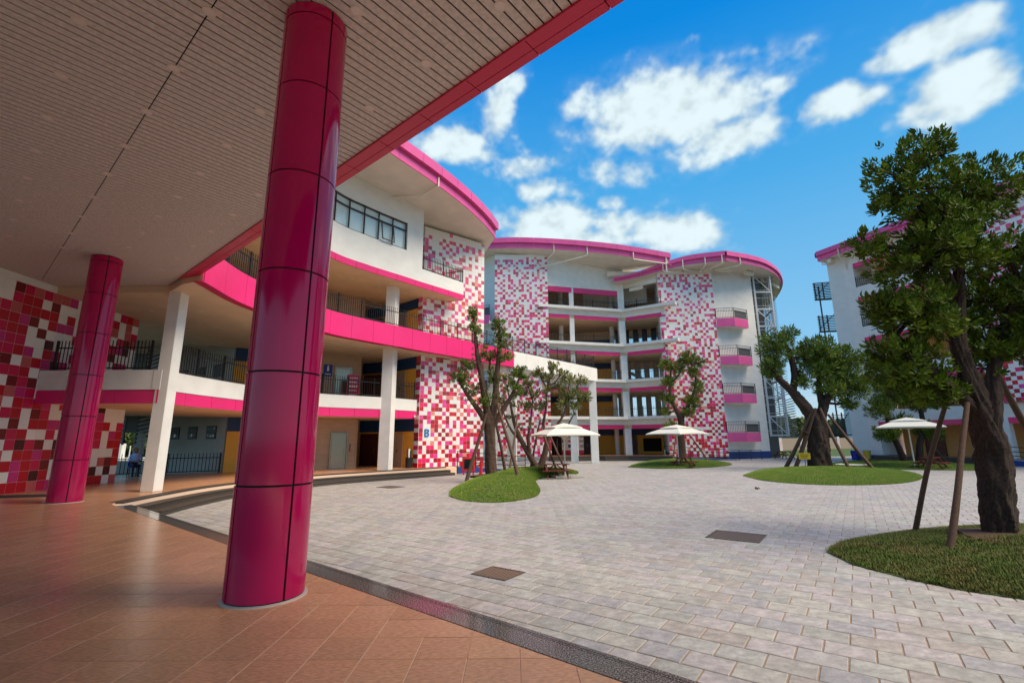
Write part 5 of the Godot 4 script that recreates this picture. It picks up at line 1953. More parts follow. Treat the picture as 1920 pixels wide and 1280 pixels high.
func build_trees() -> void:
	mound("kidney shaped grass mound under the two left trees", [Vector2(-2.4, -18.6), Vector2(-1.6, -17.1), Vector2(-0.4, -16.7), Vector2(0.75, -18.1), Vector2(1.1, -20.4), Vector2(1.0, -23.2), Vector2(1.4, -26.3), Vector2(2.6, -28.3), Vector2(4.0, -30.3), Vector2(4.0, -33.4), Vector2(1.8, -34.6), Vector2(-0.2, -33.0), Vector2(-0.9, -29.8), Vector2(-2.2, -24.5), Vector2(-2.6, -21.0)], 0.5, 42000, 1, [[-1.1, -24.5, 0.9], [1.7, -32.5, 0.7]])
	mound("low grass patch in front of the right mosaic tower", [Vector2(8.7, -36.9), Vector2(10.5, -41.5), Vector2(13.3, -45.2), Vector2(17.0, -47.0), Vector2(18.6, -43.0), Vector2(17.4, -38.9), Vector2(14.0, -35.6), Vector2(10.6, -34.7)], 0.38, 14000, 2)
	mound("oval grass mound around the broad forked tree", [Vector2(13.0, -27.7), Vector2(16.4, -32.3), Vector2(20.0, -34.6), Vector2(23.4, -34.2), Vector2(24.2, -30.6), Vector2(22.0, -26.4), Vector2(18.8, -23.2), Vector2(16.1, -21.9), Vector2(13.7, -22.1), Vector2(12.5, -24.2)], 0.3, 52000, 3, [[20.0, -31.9, 1.0]])
	mound("long grass patch beside the right building's steps", [Vector2(25.4, -39.5), Vector2(30.3, -43.4), Vector2(33.6, -41.8), Vector2(34.4, -36.6), Vector2(32.4, -31.5), Vector2(28.2, -30.9), Vector2(23.6, -33.8)], 0.25, 14000, 4)
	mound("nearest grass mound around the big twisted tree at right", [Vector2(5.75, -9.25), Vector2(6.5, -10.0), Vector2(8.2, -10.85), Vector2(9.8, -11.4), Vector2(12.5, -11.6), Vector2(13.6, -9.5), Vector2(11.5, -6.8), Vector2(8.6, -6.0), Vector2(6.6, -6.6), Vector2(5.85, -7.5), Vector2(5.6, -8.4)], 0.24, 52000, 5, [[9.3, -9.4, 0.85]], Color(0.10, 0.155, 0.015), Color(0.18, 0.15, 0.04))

	var ro_a := rosette(10, 0.19, 0.36, 1.25, 3)
	var ro_near := rosette(11, 0.175, 0.36, 1.35, 4)
	var ro_far := rosette(10, 0.36, 0.22, 1.4, 5)
	var ro_plum := rosette(9, 0.32, 0.30, 1.15, 6)
	var V := func(x: float, y: float, z: float) -> Vector3: return Vector3(x, y, z)
	# big near tree at right
	var z := -9.5
	tree("courtyard_tree", "big twisted dark tree with dense leaf clumps, nearest at right", Vector3(9.2, 0.1, z), M.darkbark,
		[[[V.call(9.15, -0.05, z), V.call(9.2, 0.35, z), V.call(9.3, 1.1, z), V.call(9.42, 1.75, z), V.call(9.3, 2.5, z), V.call(9.22, 3.2, z), V.call(9.15, 4.0, z), V.call(9.35, 4.9, z), V.call(9.55, 5.9, z)], [0.36, 0.29, 0.31, 0.28, 0.22, 0.19, 0.15, 0.12, 0.09]],
		[[V.call(9.35, 1.9, z), V.call(9.5, 2.7, z + 0.1), V.call(9.75, 3.4, z), V.call(10.3, 4.3, z - 0.1), V.call(10.7, 5.2, z)], [0.2, 0.15, 0.12, 0.1, 0.07]],
		[[V.call(9.2, 2.6, z), V.call(8.75, 3.0, z + 0.1), V.call(8.35, 3.5, z), V.call(7.9, 4.1, z)], [0.13, 0.1, 0.08, 0.05]],
		[[V.call(9.35, 4.9, z), V.call(9.1, 5.8, z), V.call(8.9, 6.9, z)], [0.1, 0.08, 0.05]],
		[[V.call(9.55, 5.7, z), V.call(9.9, 6.6, z), V.call(10.2, 7.3, z)], [0.09, 0.07, 0.04]]],
		[[V.call(8.75, 7.55, z), V.call(0.85, 0.85, 0.7), 120], [V.call(9.45, 8.45, z), V.call(0.35, 0.5, 0.4), 26], [V.call(10.25, 7.45, z), V.call(0.95, 0.7, 0.7), 105], [V.call(9.3, 6.5, z), V.call(1.0, 0.6, 0.8), 105],
		[V.call(8.9, 5.75, z), V.call(1.1, 0.6, 0.9), 130], [V.call(7.6, 6.1, z), V.call(0.4, 0.28, 0.35), 20], [V.call(8.3, 4.5, z + 0.1), V.call(0.75, 0.55, 0.7), 85], [V.call(7.75, 4.75, z), V.call(0.45, 0.3, 0.4), 26], [V.call(7.9, 3.6, z), V.call(0.75, 0.5, 0.6), 80], [V.call(8.5, 3.05, z - 0.2), V.call(0.6, 0.35, 0.5), 45],
		[V.call(10.6, 5.9, z), V.call(0.7, 0.5, 0.7), 60], [V.call(10.9, 4.6, z + 0.1), V.call(0.95, 0.75, 0.8), 130], [V.call(10.2, 5.1, z - 0.3), V.call(0.5, 0.4, 0.5), 40], [V.call(10.15, 3.9, z - 0.3), V.call(0.8, 0.45, 0.6), 70], [V.call(9.6, 4.6, z - 0.5), V.call(0.6, 0.6, 0.4), 50], [V.call(11.4, 5.6, z), V.call(0.6, 0.6, 0.6), 50]],
		ro_near, Color(0.085, 0.135, 0.010), 21, 40, 0.26, 1.0, 1.55, 0.84, 120)
	# tall lopped tree on the left mound
	z = -24.6
	tree("courtyard_tree", "tall lopped tree with bare thick stems and sparse leaf tufts on the left mound", Vector3(-1.1, 0.15, z), M.bark,
		[[[V.call(-1.05, 0.0, z), V.call(-1.1, 0.4, z), V.call(-1.15, 1.6, z), V.call(-1.2, 2.9, z), V.call(-1.3, 3.6, z), V.call(-1.5, 4.7, z), V.call(-1.85, 6.6, z), V.call(-2.05, 8.6, z)], [0.46, 0.36, 0.34, 0.36, 0.24, 0.2, 0.14, 0.07]],
		[[V.call(-1.1, 2.7, z), V.call(-0.95, 3.8, z), V.call(-0.8, 5.4, z), V.call(-0.68, 7.0, z), V.call(-0.72, 8.2, z)], [0.26, 0.22, 0.17, 0.12, 0.06]],
		[[V.call(-1.25, 2.8, z), V.call(-1.75, 3.6, z + 0.1), V.call(-2.2, 4.2, z + 0.1), V.call(-2.7, 4.95, z)], [0.22, 0.17, 0.13, 0.07]],
		[[V.call(-1.0, 2.8, z), V.call(-0.5, 3.6, z), V.call(0.0, 4.4, z), V.call(0.4, 5.3, z)], [0.2, 0.16, 0.11, 0.06]],
		[[V.call(-0.85, 4.8, z), V.call(-1.2, 5.6, z - 0.2), V.call(-1.1, 6.6, z - 0.2)], [0.1, 0.07, 0.04]]],
		[[V.call(-2.1, 8.7, z), V.call(0.4, 0.4, 0.4), 20], [V.call(-1.95, 7.9, z), V.call(0.35, 0.5, 0.4), 16], [V.call(-0.7, 8.0, z), V.call(0.4, 0.45, 0.4), 20], [V.call(-0.5, 7.2, z), V.call(0.5, 0.5, 0.4), 24], [V.call(-0.35, 6.4, z), V.call(0.5, 0.35, 0.4), 18], [V.call(-1.5, 6.6, z), V.call(0.35, 0.4, 0.4), 12],
		[V.call(-2.75, 5.3, z), V.call(0.55, 0.4, 0.5), 30], [V.call(-2.35, 5.9, z), V.call(0.4, 0.3, 0.4), 14], [V.call(-2.1, 4.6, z), V.call(0.4, 0.35, 0.4), 14], [V.call(0.35, 5.6, z), V.call(0.45, 0.5, 0.4), 26], [V.call(0.2, 4.7, z), V.call(0.4, 0.45, 0.4), 18], [V.call(-0.9, 5.2, z), V.call(0.35, 0.4, 0.4), 12], [V.call(-1.0, 6.4, z - 0.2), V.call(0.4, 0.4, 0.3), 14], [V.call(-1.4, 4.1, z + 0.2), V.call(0.3, 0.4, 0.3), 12]],
		ro_a, Color(0.12, 0.175, 0.035), 22, 22, 0.16, 1.0, 1.6, 0.8, 110)
	# frangipani behind it
	z = -32.6
	var pl := [[[V.call(1.7, 0.1, z), V.call(1.15, 1.0, z), V.call(0.6, 2.0, z), V.call(0.15, 3.1, z), V.call(-0.1, 4.3, z), V.call(-0.35, 5.7, z)], [0.34, 0.24, 0.2, 0.15, 0.1, 0.05]],
		[[V.call(1.75, 0.1, z), V.call(2.1, 1.0, z), V.call(2.35, 2.0, z), V.call(2.75, 2.7, z), V.call(3.4, 3.6, z), V.call(3.9, 4.8, z)], [0.32, 0.26, 0.2, 0.15, 0.1, 0.05]],
		[[V.call(1.15, 1.0, z), V.call(1.05, 2.1, z + 0.2), V.call(1.2, 3.2, z + 0.2), V.call(1.4, 4.6, z)], [0.18, 0.14, 0.1, 0.05]],
		[[V.call(2.3, 1.9, z), V.call(2.1, 3.0, z - 0.2), V.call(2.3, 4.2, z), V.call(2.4, 5.6, z)], [0.16, 0.12, 0.09, 0.05]],
		[[V.call(0.6, 2.0, z), V.call(0.0, 2.6, z), V.call(-0.5, 3.6, z), V.call(-0.8, 4.6, z)], [0.13, 0.1, 0.07, 0.04]],
		[[V.call(2.75, 2.7, z), V.call(3.6, 2.9, z), V.call(4.2, 3.8, z)], [0.1, 0.08, 0.04]]]
	var pc := []
	for q in [[-0.3, 6.1], [-0.9, 5.0], [0.5, 5.2], [0.2, 6.5], [1.0, 5.9], [1.5, 5.1], [1.8, 6.6], [2.4, 6.3], [2.9, 7.1], [2.6, 5.4], [3.4, 6.5], [3.2, 5.6], [4.0, 6.1], [4.4, 5.3], [3.8, 5.0], [4.7, 6.0], [4.3, 4.3], [3.4, 4.5], [0.9, 4.3], [4.9, 5.0], [2.0, 4.4]]:
		pc.append([V.call(q[0], q[1], z), Vector3(0.5, 0.36, 0.5), 11])
	tree("frangipani_tree", "thin many stemmed frangipani tree with olive leaves behind the first umbrella", Vector3(1.7, 0.1, z), M.bark, pl, pc, ro_plum, Color(0.19, 0.205, 0.08), 23, 10, 0.12, 1.0, 1.4, 0.8, 70)
	# slim tree before the right mosaic tower
	z = -46.4
	tree("courtyard_tree", "slim tree with round leaf tufts in front of the right mosaic tower", Vector3(16.1, 0.1, z), M.bark,
		[[[V.call(16.1, 0.0, z), V.call(16.15, 0.6, z), V.call(16.2, 2.4, z), V.call(16.3, 4.0, z), V.call(15.75, 5.3, z), V.call(15.45, 6.6, z), V.call(15.6, 7.9, z), V.call(15.8, 9.4, z)], [0.62, 0.5, 0.42, 0.36, 0.24, 0.18, 0.14, 0.07]],
		[[V.call(16.3, 3.9, z), V.call(16.9, 4.9, z), V.call(17.7, 6.3, z), V.call(18.1, 7.8, z), V.call(17.7, 9.4, z)], [0.3, 0.22, 0.17, 0.13, 0.06]],
		[[V.call(15.5, 7.4, z), V.call(16.4, 8.2, z), V.call(17.0, 9.5, z)], [0.12, 0.1, 0.05]]],
		[[V.call(15.3, 9.2, z), V.call(0.7, 0.7, 0.7), 45], [V.call(16.4, 9.0, z), V.call(0.7, 0.6, 0.6), 30], [V.call(17.5, 10.0, z), V.call(0.9, 0.7, 0.8), 60], [V.call(17.9, 8.6, z), V.call(0.6, 0.7, 0.6), 36], [V.call(15.2, 7.6, z), V.call(0.7, 0.6, 0.6), 36], [V.call(18.2, 7.0, z), V.call(0.6, 0.7, 0.6), 30], [V.call(17.6, 5.7, z), V.call(0.9, 0.7, 0.7), 50], [V.call(15.1, 6.0, z), V.call(0.7, 0.5, 0.6), 30], [V.call(17.1, 4.6, z + 0.2), V.call(0.8, 0.5, 0.6), 34], [V.call(15.0, 4.7, z), V.call(0.6, 0.4, 0.5), 20], [V.call(15.1, 3.3, z + 0.4), V.call(0.5, 0.35, 0.5), 16], [V.call(18.5, 9.5, z), V.call(0.5, 0.6, 0.5), 20]],
		ro_far, Color(0.14, 0.18, 0.03), 24, 16, 0.14, 1.6, 1.3, 0.8, 70)
	# broad forked tree on the oval mound
	z = -32.1
	tree("courtyard_tree", "broad dark trunked forked tree with rounded crown on the oval mound", Vector3(20.1, 0.15, z), M.darkbark,
		[[[V.call(20.1, 0.0, z), V.call(20.1, 0.6, z), V.call(20.15, 1.8, z), V.call(20.2, 2.9, z), V.call(19.9, 3.8, z), V.call(19.1, 5.0, z), V.call(18.3, 5.9, z), V.call(17.7, 6.6, z)], [0.78, 0.62, 0.58, 0.56, 0.42, 0.33, 0.25, 0.14]],
		[[V.call(20.45, 0.2, z + 0.1), V.call(20.5, 1.5, z + 0.15), V.call(20.6, 3.0, z), V.call(21.1, 4.4, z), V.call(21.9, 5.2, z), V.call(22.8, 5.9, z)], [0.45, 0.42, 0.4, 0.3, 0.22, 0.12]],
		[[V.call(19.0, 5.0, z), V.call(19.3, 6.3, z), V.call(19.2, 7.6, z), V.call(18.9, 8.5, z)], [0.28, 0.25, 0.2, 0.1]],
		[[V.call(20.9, 4.2, z), V.call(21.0, 5.6, z - 0.2), V.call(21.2, 7.2, z)], [0.25, 0.18, 0.1]],
		[[V.call(19.5, 2.35, z + 0.2), V.call(19.2, 2.5, z + 0.4)], [0.18, 0.03]]],
		[[V.call(18.2, 8.2, z), V.call(1.1, 1.2, 1.0), 110], [V.call(17.8, 6.9, z), V.call(0.9, 0.8, 0.8), 60], [V.call(19.3, 9.2, z), V.call(0.6, 0.5, 0.6), 26], [V.call(21.2, 8.0, z), V.call(1.4, 0.9, 1.1), 130], [V.call(22.8, 7.4, z), V.call(1.1, 0.9, 1.0), 110], [V.call(21.0, 6.6, z), V.call(1.5, 1.0, 1.1), 150], [V.call(22.7, 6.0, z), V.call(1.3, 0.9, 1.0), 120], [V.call(21.6, 5.2, z + 0.2), V.call(1.0, 0.6, 0.8), 60], [V.call(23.5, 5.2, z), V.call(0.7, 0.6, 0.6), 40], [V.call(20.1, 7.6, z), V.call(0.8, 0.8, 0.8), 45], [V.call(19.7, 5.8, z + 0.3), V.call(0.6, 0.4, 0.5), 20], [V.call(22.6, 4.4, z), V.call(0.7, 0.4, 0.5), 24]],
		ro_far, Color(0.10, 0.155, 0.028), 25, 26, 0.18, 1.6, 1.25, 0.86)
	# tree behind the right umbrella
	z = -37.4
	tree("courtyard_tree", "yellow green tree with V shaped trunks behind the right umbrella", Vector3(30.6, 0.1, z), M.darkbark,
		[[[V.call(30.1, 0.0, z), V.call(29.8, 1.2, z), V.call(29.3, 3.0, z), V.call(29.5, 5.0, z), V.call(30.0, 7.0, z)], [0.32, 0.27, 0.22, 0.16, 0.08]],
		[[V.call(31.2, 0.0, z), V.call(31.4, 1.4, z), V.call(32.0, 3.2, z), V.call(31.8, 5.2, z)], [0.34, 0.28, 0.22, 0.1]]],
		[[V.call(29.3, 6.2, z), V.call(1.2, 1.2, 1.0), 90], [V.call(28.8, 4.3, z), V.call(0.9, 0.9, 0.9), 60], [V.call(29.0, 2.4, z), V.call(1.0, 0.6, 0.8), 50], [V.call(32.3, 2.5, z), V.call(1.0, 0.7, 0.8), 56], [V.call(31.0, 7.2, z), V.call(1.6, 1.2, 1.2), 120], [V.call(30.8, 5.2, z), V.call(1.3, 0.9, 1.0), 80], [V.call(32.4, 5.0, z), V.call(1.0, 1.0, 0.9), 60], [V.call(30.2, 3.3, z), V.call(0.9, 0.6, 0.8), 40]],
		ro_far, Color(0.115, 0.17, 0.02), 26, 10, 0.08, 1.6)
	# wooden props
	for q in [[V.call(-2.25, 0.1, -23.9), V.call(-1.35, 3.4, -24.4), 0.10, "leftmost wooden prop leaning on the tall lopped tree"], [V.call(0.3, 0.15, -22.7), V.call(-0.75, 3.9, -24.4), 0.10, "front wooden prop leaning on the tall lopped tree, over the grass"], [V.call(-0.35, 0.2, -25.3), V.call(-0.95, 3.5, -24.7), 0.09, "wooden prop just behind the tall lopped tree's trunk on its inner side"], [V.call(-0.25, 0.1, -29.9), V.call(0.35, 3.6, -32.3), 0.08, "crossing wooden prop on the frangipani's side nearest the lopped tree"],
		[V.call(1.15, 0.1, -33.2), V.call(1.9, 3.4, -32.7), 0.08, "wooden prop leaning behind the frangipani trunks"], [V.call(2.6, 0.1, -28.0), V.call(1.9, 2.9, -31.9), 0.07, "wooden prop of the frangipani beside the umbrella table, the left of two"], [V.call(3.2, 0.1, -28.6), V.call(2.3, 2.7, -32.0), 0.07, "wooden prop of the frangipani beside the umbrella table, the right of two"],
		[V.call(14.6, 0.1, -44.5), V.call(15.9, 3.2, -46.3), 0.08, "wooden prop on the umbrella side of the slim tree by the right mosaic tower"], [V.call(17.6, 0.1, -43.8), V.call(16.4, 3.3, -46.2), 0.08, "wooden prop over the picnic table side of the slim tree by the mosaic tower"],
		[V.call(18.4, 0.15, -32.9), V.call(20.0, 4.0, -31.6), 0.13, "thick wooden prop at the far left of the broad forked tree"], [V.call(18.7, 0.15, -32.3), V.call(20.1, 4.0, -31.5), 0.11, "second wooden prop close behind the far left one of the broad forked tree"], [V.call(19.3, 0.15, -33.4), V.call(20.2, 3.9, -32.0), 0.10, "dark wooden prop by the yellow sign behind the broad forked tree"], [V.call(20.6, 0.2, -30.0), V.call(20.3, 4.0, -31.5), 0.11, "upright pale wooden prop across the trunk of the broad forked tree"], [V.call(22.6, 0.15, -30.7), V.call(20.9, 3.6, -31.7), 0.11, "wooden prop leaning on the broad forked tree from its open side"],
		[V.call(8.55, 0.08, -10.7), V.call(9.25, 3.3, -9.9), 0.055, "longer wooden prop leaning behind the big twisted tree, by the paving"], [V.call(7.5, 0.15, -8.7), V.call(8.8, 2.7, -9.2), 0.06, "wooden prop standing in the near grass against the big twisted tree"], [V.call(12.0, 0.15, -10.6), V.call(9.9, 3.6, -9.7), 0.08, "wooden prop slanting down to the picture's edge from the big twisted tree"],
		[V.call(33.2, 0.15, -37.4), V.call(31.4, 3.0, -37.4), 0.08, "wooden prop over the picnic table from the yellow green tree"]]:
		prop(q[0], q[1], q[2], q[3])
	# forest beyond the wall: one far mass
	var fm := MultiMesh.new()
	fm.transform_format = MultiMesh.TRANSFORM_3D
	fm.use_colors = true
	fm.mesh = rosette(12, 1.1, 0.5, 1.4, 9)
	var spots := []
	rng.seed = 33
	for i in 150:
		var c := Vector2()
		var h := 0.0
		if i < 105:
			var f := i / 105.0
			c = Vector2(34 + 86 * f + rng.randf_range(-3, 3), -98 - 18 * f - rng.randf_range(0, 14))
			h = rng.randf_range(4.2, 7.0)
		else:
			var f := (i - 105) / 45.0
			c = Vector2(-88 + 62 * f + rng.randf_range(-2, 2), -54 - 14 * f - rng.randf_range(0, 8))
			h = rng.randf_range(5.0, 8.0)
		for k in 75:
			var d := Vector3(rng.randfn(), rng.randfn(), rng.randfn()).normalized() * pow(rng.randf(), 0.4)
			spots.append([Vector3(c.x, h * 0.52, c.y) + d * Vector3(2.6, h * 0.5, 2.6), i])
	fm.instance_count = spots.size()
	for i in spots.size():
		fm.set_instance_transform(i, Transform3D(Basis(Vector3(rng.randf_range(-1, 1), 1, rng.randf_range(-1, 1)).normalized(), rng.randf() * TAU).scaled(Vector3.ONE * rng.randf_range(0.7, 1.2)), spots[i][0]))
		var s := rng.randf_range(0.75, 1.2) * (0.85 + 0.3 * sin(spots[i][1] * 2.3))
		fm.set_instance_color(i, Color(0.17 * s, 0.20 * s, 0.07 * s))
	var fi := MultiMeshInstance3D.new()
	fi.name = "distant_forest"
	fi.multimesh = fm
	fi.material_override = M.leaf
	fi.set_meta("kind", "stuff")
	fi.set_meta("label", "far belt of low green trees beyond the boundary wall")
	fi.set_meta("category", "forest")
	add_child(fi)


# ---------------------------------------------------------------- small things
func umbrella(at: Vector3, turn: float, w: float, h: float, label: String) -> void:
	var t := thing("patio_umbrella", label, "umbrella", at, turn, "cream two-tier umbrellas over the picnic tables")
	var mb := MB.new()
	mb.cyl(Vector3(0, 0.08, 0), Vector3(0, h + 0.62, 0), 0.045, 12)
	pmb("pole", mb, M.canvas, t)
	mb = MB.new()
	for s in [[0.42, 0.42], [-0.42, 0.42], [0.42, -0.42], [-0.42, -0.42]]:
		mb.bbox(Vector3(s[0], 0.05, s[1]), Vector3(0.8, 0.1, 0.8), 0.015)
	pmb("base_slabs", mb, M.concrete, t)
	for tier in 2:
		var hw := w * 0.5 if tier == 0 else w * 0.265
		var y0 := h if tier == 0 else h + 0.42
		var y1 := h + 0.47 if tier == 0 else h + 0.68
		var inner := w * 0.17 if tier == 0 else 0.0
		mb = MB.new()
		var n := 8
		for q in 4:
			var bs := Basis(Vector3.UP, q * PI * 0.5)
			for i in n:
				for j in 6:
					var pt := func(ii: int, jj: int, low: float) -> Vector3:
						var f := jj / 6.0
						var ww := lerpf(hw, inner, f)
						var x := lerpf(-1.0, 1.0, float(ii) / n)
						var sag := -0.05 * (1.0 - x * x) * sin(f * PI) * (1.0 - f) - (0.06 * (1.0 - x * x) * (1.0 - f) * -0.6)
						return bs * Vector3(x * ww, lerpf(y0, y1, pow(f, 0.85)) + sag - low, ww)
					mb.quad(pt.call(i, j, 0.0), pt.call(i + 1, j, 0.0), pt.call(i + 1, j + 1, 0.0), pt.call(i, j + 1, 0.0), bs * Vector3(0, 1, 0.4))
					mb.quad(pt.call(i, j, 0.008), pt.call(i + 1, j, 0.008), pt.call(i + 1, j + 1, 0.008), pt.call(i, j + 1, 0.008), bs * Vector3(0, -1, -0.4))
				var e0: Vector3 = bs * Vector3(lerpf(-hw, hw, float(i) / n), y0 + 0.036 * (1.0 - pow(lerpf(-1, 1, float(i) / n), 2.0)), hw)
				var e1: Vector3 = bs * Vector3(lerpf(-hw, hw, float(i + 1) / n), y0 + 0.036 * (1.0 - pow(lerpf(-1, 1, float(i + 1) / n), 2.0)), hw)
				mb.quad(e0, e1, e1 + Vector3(0, -0.07, 0), e0 + Vector3(0, -0.07, 0), bs * Vector3(0, 0, 1))
		pmb("canopy" if tier == 0 else "top_canopy", mb, M.canvas, t)
	for q in 8:
		var an := q * PI * 0.25
		var ln := w * 0.5 * (1.40 if q % 2 == 1 else 1.0)
		mb = MB.new()
		var d := Vector3(sin(an), 0, cos(an))
		mb.beam(d * 0.06 + Vector3(0, h + 0.44, 0), d * (ln - 0.04) + Vector3(0, h - 0.035, 0), 0.02, 0.03)
		mb.beam(Vector3(0, h - 0.15, 0) + d * 0.05, d * ln * 0.5 + Vector3(0, h + 0.17, 0), 0.018, 0.022)
		pmb("rib", mb, M.canvas, t)


func picnic_table(at: Vector3, turn: float, label: String, m: Material = null) -> void:
	if m == null:
		m = M.redwood
	var t := thing("picnic_table", label, "picnic table", at, turn, "wooden picnic tables")
	for k in 4:
		var mb := MB.new()
		mb.bbox(Vector3(0, 0.74, -0.3 + 0.2 * k), Vector3(1.5, 0.035, 0.185), 0.006)
		pmb("table_plank", mb, m, t)
	for s in [-1.0, 1.0]:
		for k in 2:
			var mb := MB.new()
			mb.bbox(Vector3(0, 0.44, s * (0.66 + 0.15 * k)), Vector3(1.7, 0.035, 0.135), 0.006)
			pmb("bench_plank", mb, m, t)
		for e in [-1.0, 1.0]:
			var mb := MB.new()
			mb.beam(Vector3(s * 0.55, 0.0, e * 0.74), Vector3(s * 0.55, 0.72, e * 0.24), 0.06, 0.08)
			pmb("leg", mb, m, t)
		var cb := MB.new()
		cb.beam(Vector3(s * 0.51, 0.40, -0.82), Vector3(s * 0.51, 0.40, 0.82), 0.045, 0.075)
		cb.beam(Vector3(s * 0.55, 0.69, -0.36), Vector3(s * 0.55, 0.69, 0.36), 0.045, 0.06)
		cb.beam(Vector3(s * 0.5, 0.42, 0), Vector3(s * 0.08, 0.70, 0), 0.045, 0.06)
		pmb("brace", cb, m, t)


func body(bones: Array, cell: float) -> ArrayMesh:   # bones: [a, b, ra, rb, colour]; one smooth skin by surface nets
	var lo := Vector3.ONE * 1e9
	var hi := Vector3.ONE * -1e9
	for q in bones:
		for e in [q[0], q[1]]:
			var rr := maxf(q[2], q[3]) + cell * 2.5
			lo = lo.min(e - Vector3.ONE * rr)
			hi = hi.max(e + Vector3.ONE * rr)
	var n := Vector3i(((hi - lo) / cell).ceil()) + Vector3i.ONE
	var f := PackedFloat32Array()
	f.resize(n.x * n.y * n.z)
	f.fill(1.0)
	var who := PackedInt32Array()
	who.resize(f.size())
	var best := PackedFloat32Array()
	best.resize(f.size())
	best.fill(9.0)
	for bi in bones.size():
		var q: Array = bones[bi]
		var ext := maxf(q[2], q[3]) + 0.09
		var b0 := Vector3i((((q[0] as Vector3).min(q[1]) - Vector3.ONE * ext - lo) / cell).floor()).clamp(Vector3i.ZERO, n - Vector3i.ONE)
		var b1 := Vector3i((((q[0] as Vector3).max(q[1]) + Vector3.ONE * ext - lo) / cell).ceil()).clamp(Vector3i.ZERO, n - Vector3i.ONE)
		var ab: Vector3 = q[1] - q[0]
		var l2 := maxf(ab.length_squared(), 1e-6)
		for zz in range(b0.z, b1.z + 1):
			for yy in range(b0.y, b1.y + 1):
				for xx in range(b0.x, b1.x + 1):
					var p := lo + Vector3(xx, yy, zz) * cell
					var h := clampf((p - q[0]).dot(ab) / l2, 0.0, 1.0)
					var d: float = p.distance_to(q[0] + ab * h) - lerpf(q[2], q[3], h)
					var id := (zz * n.y + yy) * n.x + xx
					if d < best[id]:
						best[id] = d
						who[id] = bi
					var k := 0.035
					var g := f[id]
					var hh := clampf(0.5 + 0.5 * (g - d) / k, 0.0, 1.0)
					f[id] = lerpf(g, d, hh) - k * hh * (1.0 - hh)
	var idx := {}
	var mb := MB.new()
	var pts := PackedVector3Array()
	var cols := PackedColorArray()
	for zz in n.z - 1:
		for yy in n.y - 1:
			for xx in n.x - 1:
				var acc := Vector3()
				var cnt := 0
				var o := (zz * n.y + yy) * n.x + xx
				var cr := [0, 1, n.x, n.x + 1, n.x * n.y, n.x * n.y + 1, n.x * n.y + n.x, n.x * n.y + n.x + 1]
				var neg := 0
				for c in cr:
					if f[o + c] < 0.0:
						neg += 1
				if neg == 0 or neg == 8:
					continue
				for e in [[0, 1], [2, 3], [4, 5], [6, 7], [0, 2], [1, 3], [4, 6], [5, 7], [0, 4], [1, 5], [2, 6], [3, 7]]:
					var fa := f[o + cr[e[0]]]
					var fb := f[o + cr[e[1]]]
					if (fa < 0.0) != (fb < 0.0):
						var pa := Vector3(e[0] & 1, (e[0] >> 1) & 1, e[0] >> 2)
						var pb := Vector3(e[1] & 1, (e[1] >> 1) & 1, e[1] >> 2)
						acc += pa.lerp(pb, fa / (fa - fb))
						cnt += 1
				idx[o] = pts.size()
				pts.append(lo + (Vector3(xx, yy, zz) + acc / cnt) * cell)
				cols.append(bones[who[o]][4])
	var grad := func(p: Vector3) -> Vector3:
		var q := (p - lo) / cell
		var i := Vector3i(q).clamp(Vector3i.ONE, n - Vector3i.ONE * 3)
		var o := (i.z * n.y + i.y) * n.x + i.x
		return Vector3(f[o + 1] - f[o - 1], f[o + n.x] - f[o - n.x], f[o + n.x * n.y] - f[o - n.x * n.y]).normalized()
	for o in idx:
		var steps := [1, n.x, n.x * n.y]
		for ax in 3:
			var a: int = steps[(ax + 1) % 3]
			var b: int = steps[(ax + 2) % 3]
			if (f[o] < 0.0) == (f[o + steps[ax]] < 0.0):
				continue
			if not (idx.has(o - a) and idx.has(o - b) and idx.has(o - a - b)):
				continue
			var v := [idx[o], idx[o - a], idx[o - a - b], idx[o - b]]
			var p := [pts[v[0]], pts[v[1]], pts[v[2]], pts[v[3]]]
			var nn := []
			for k in 4:
				nn.append(grad.call(p[k]))
			mb.col = cols[v[0]]
			mb.squad(p, nn)
	return mb.done()


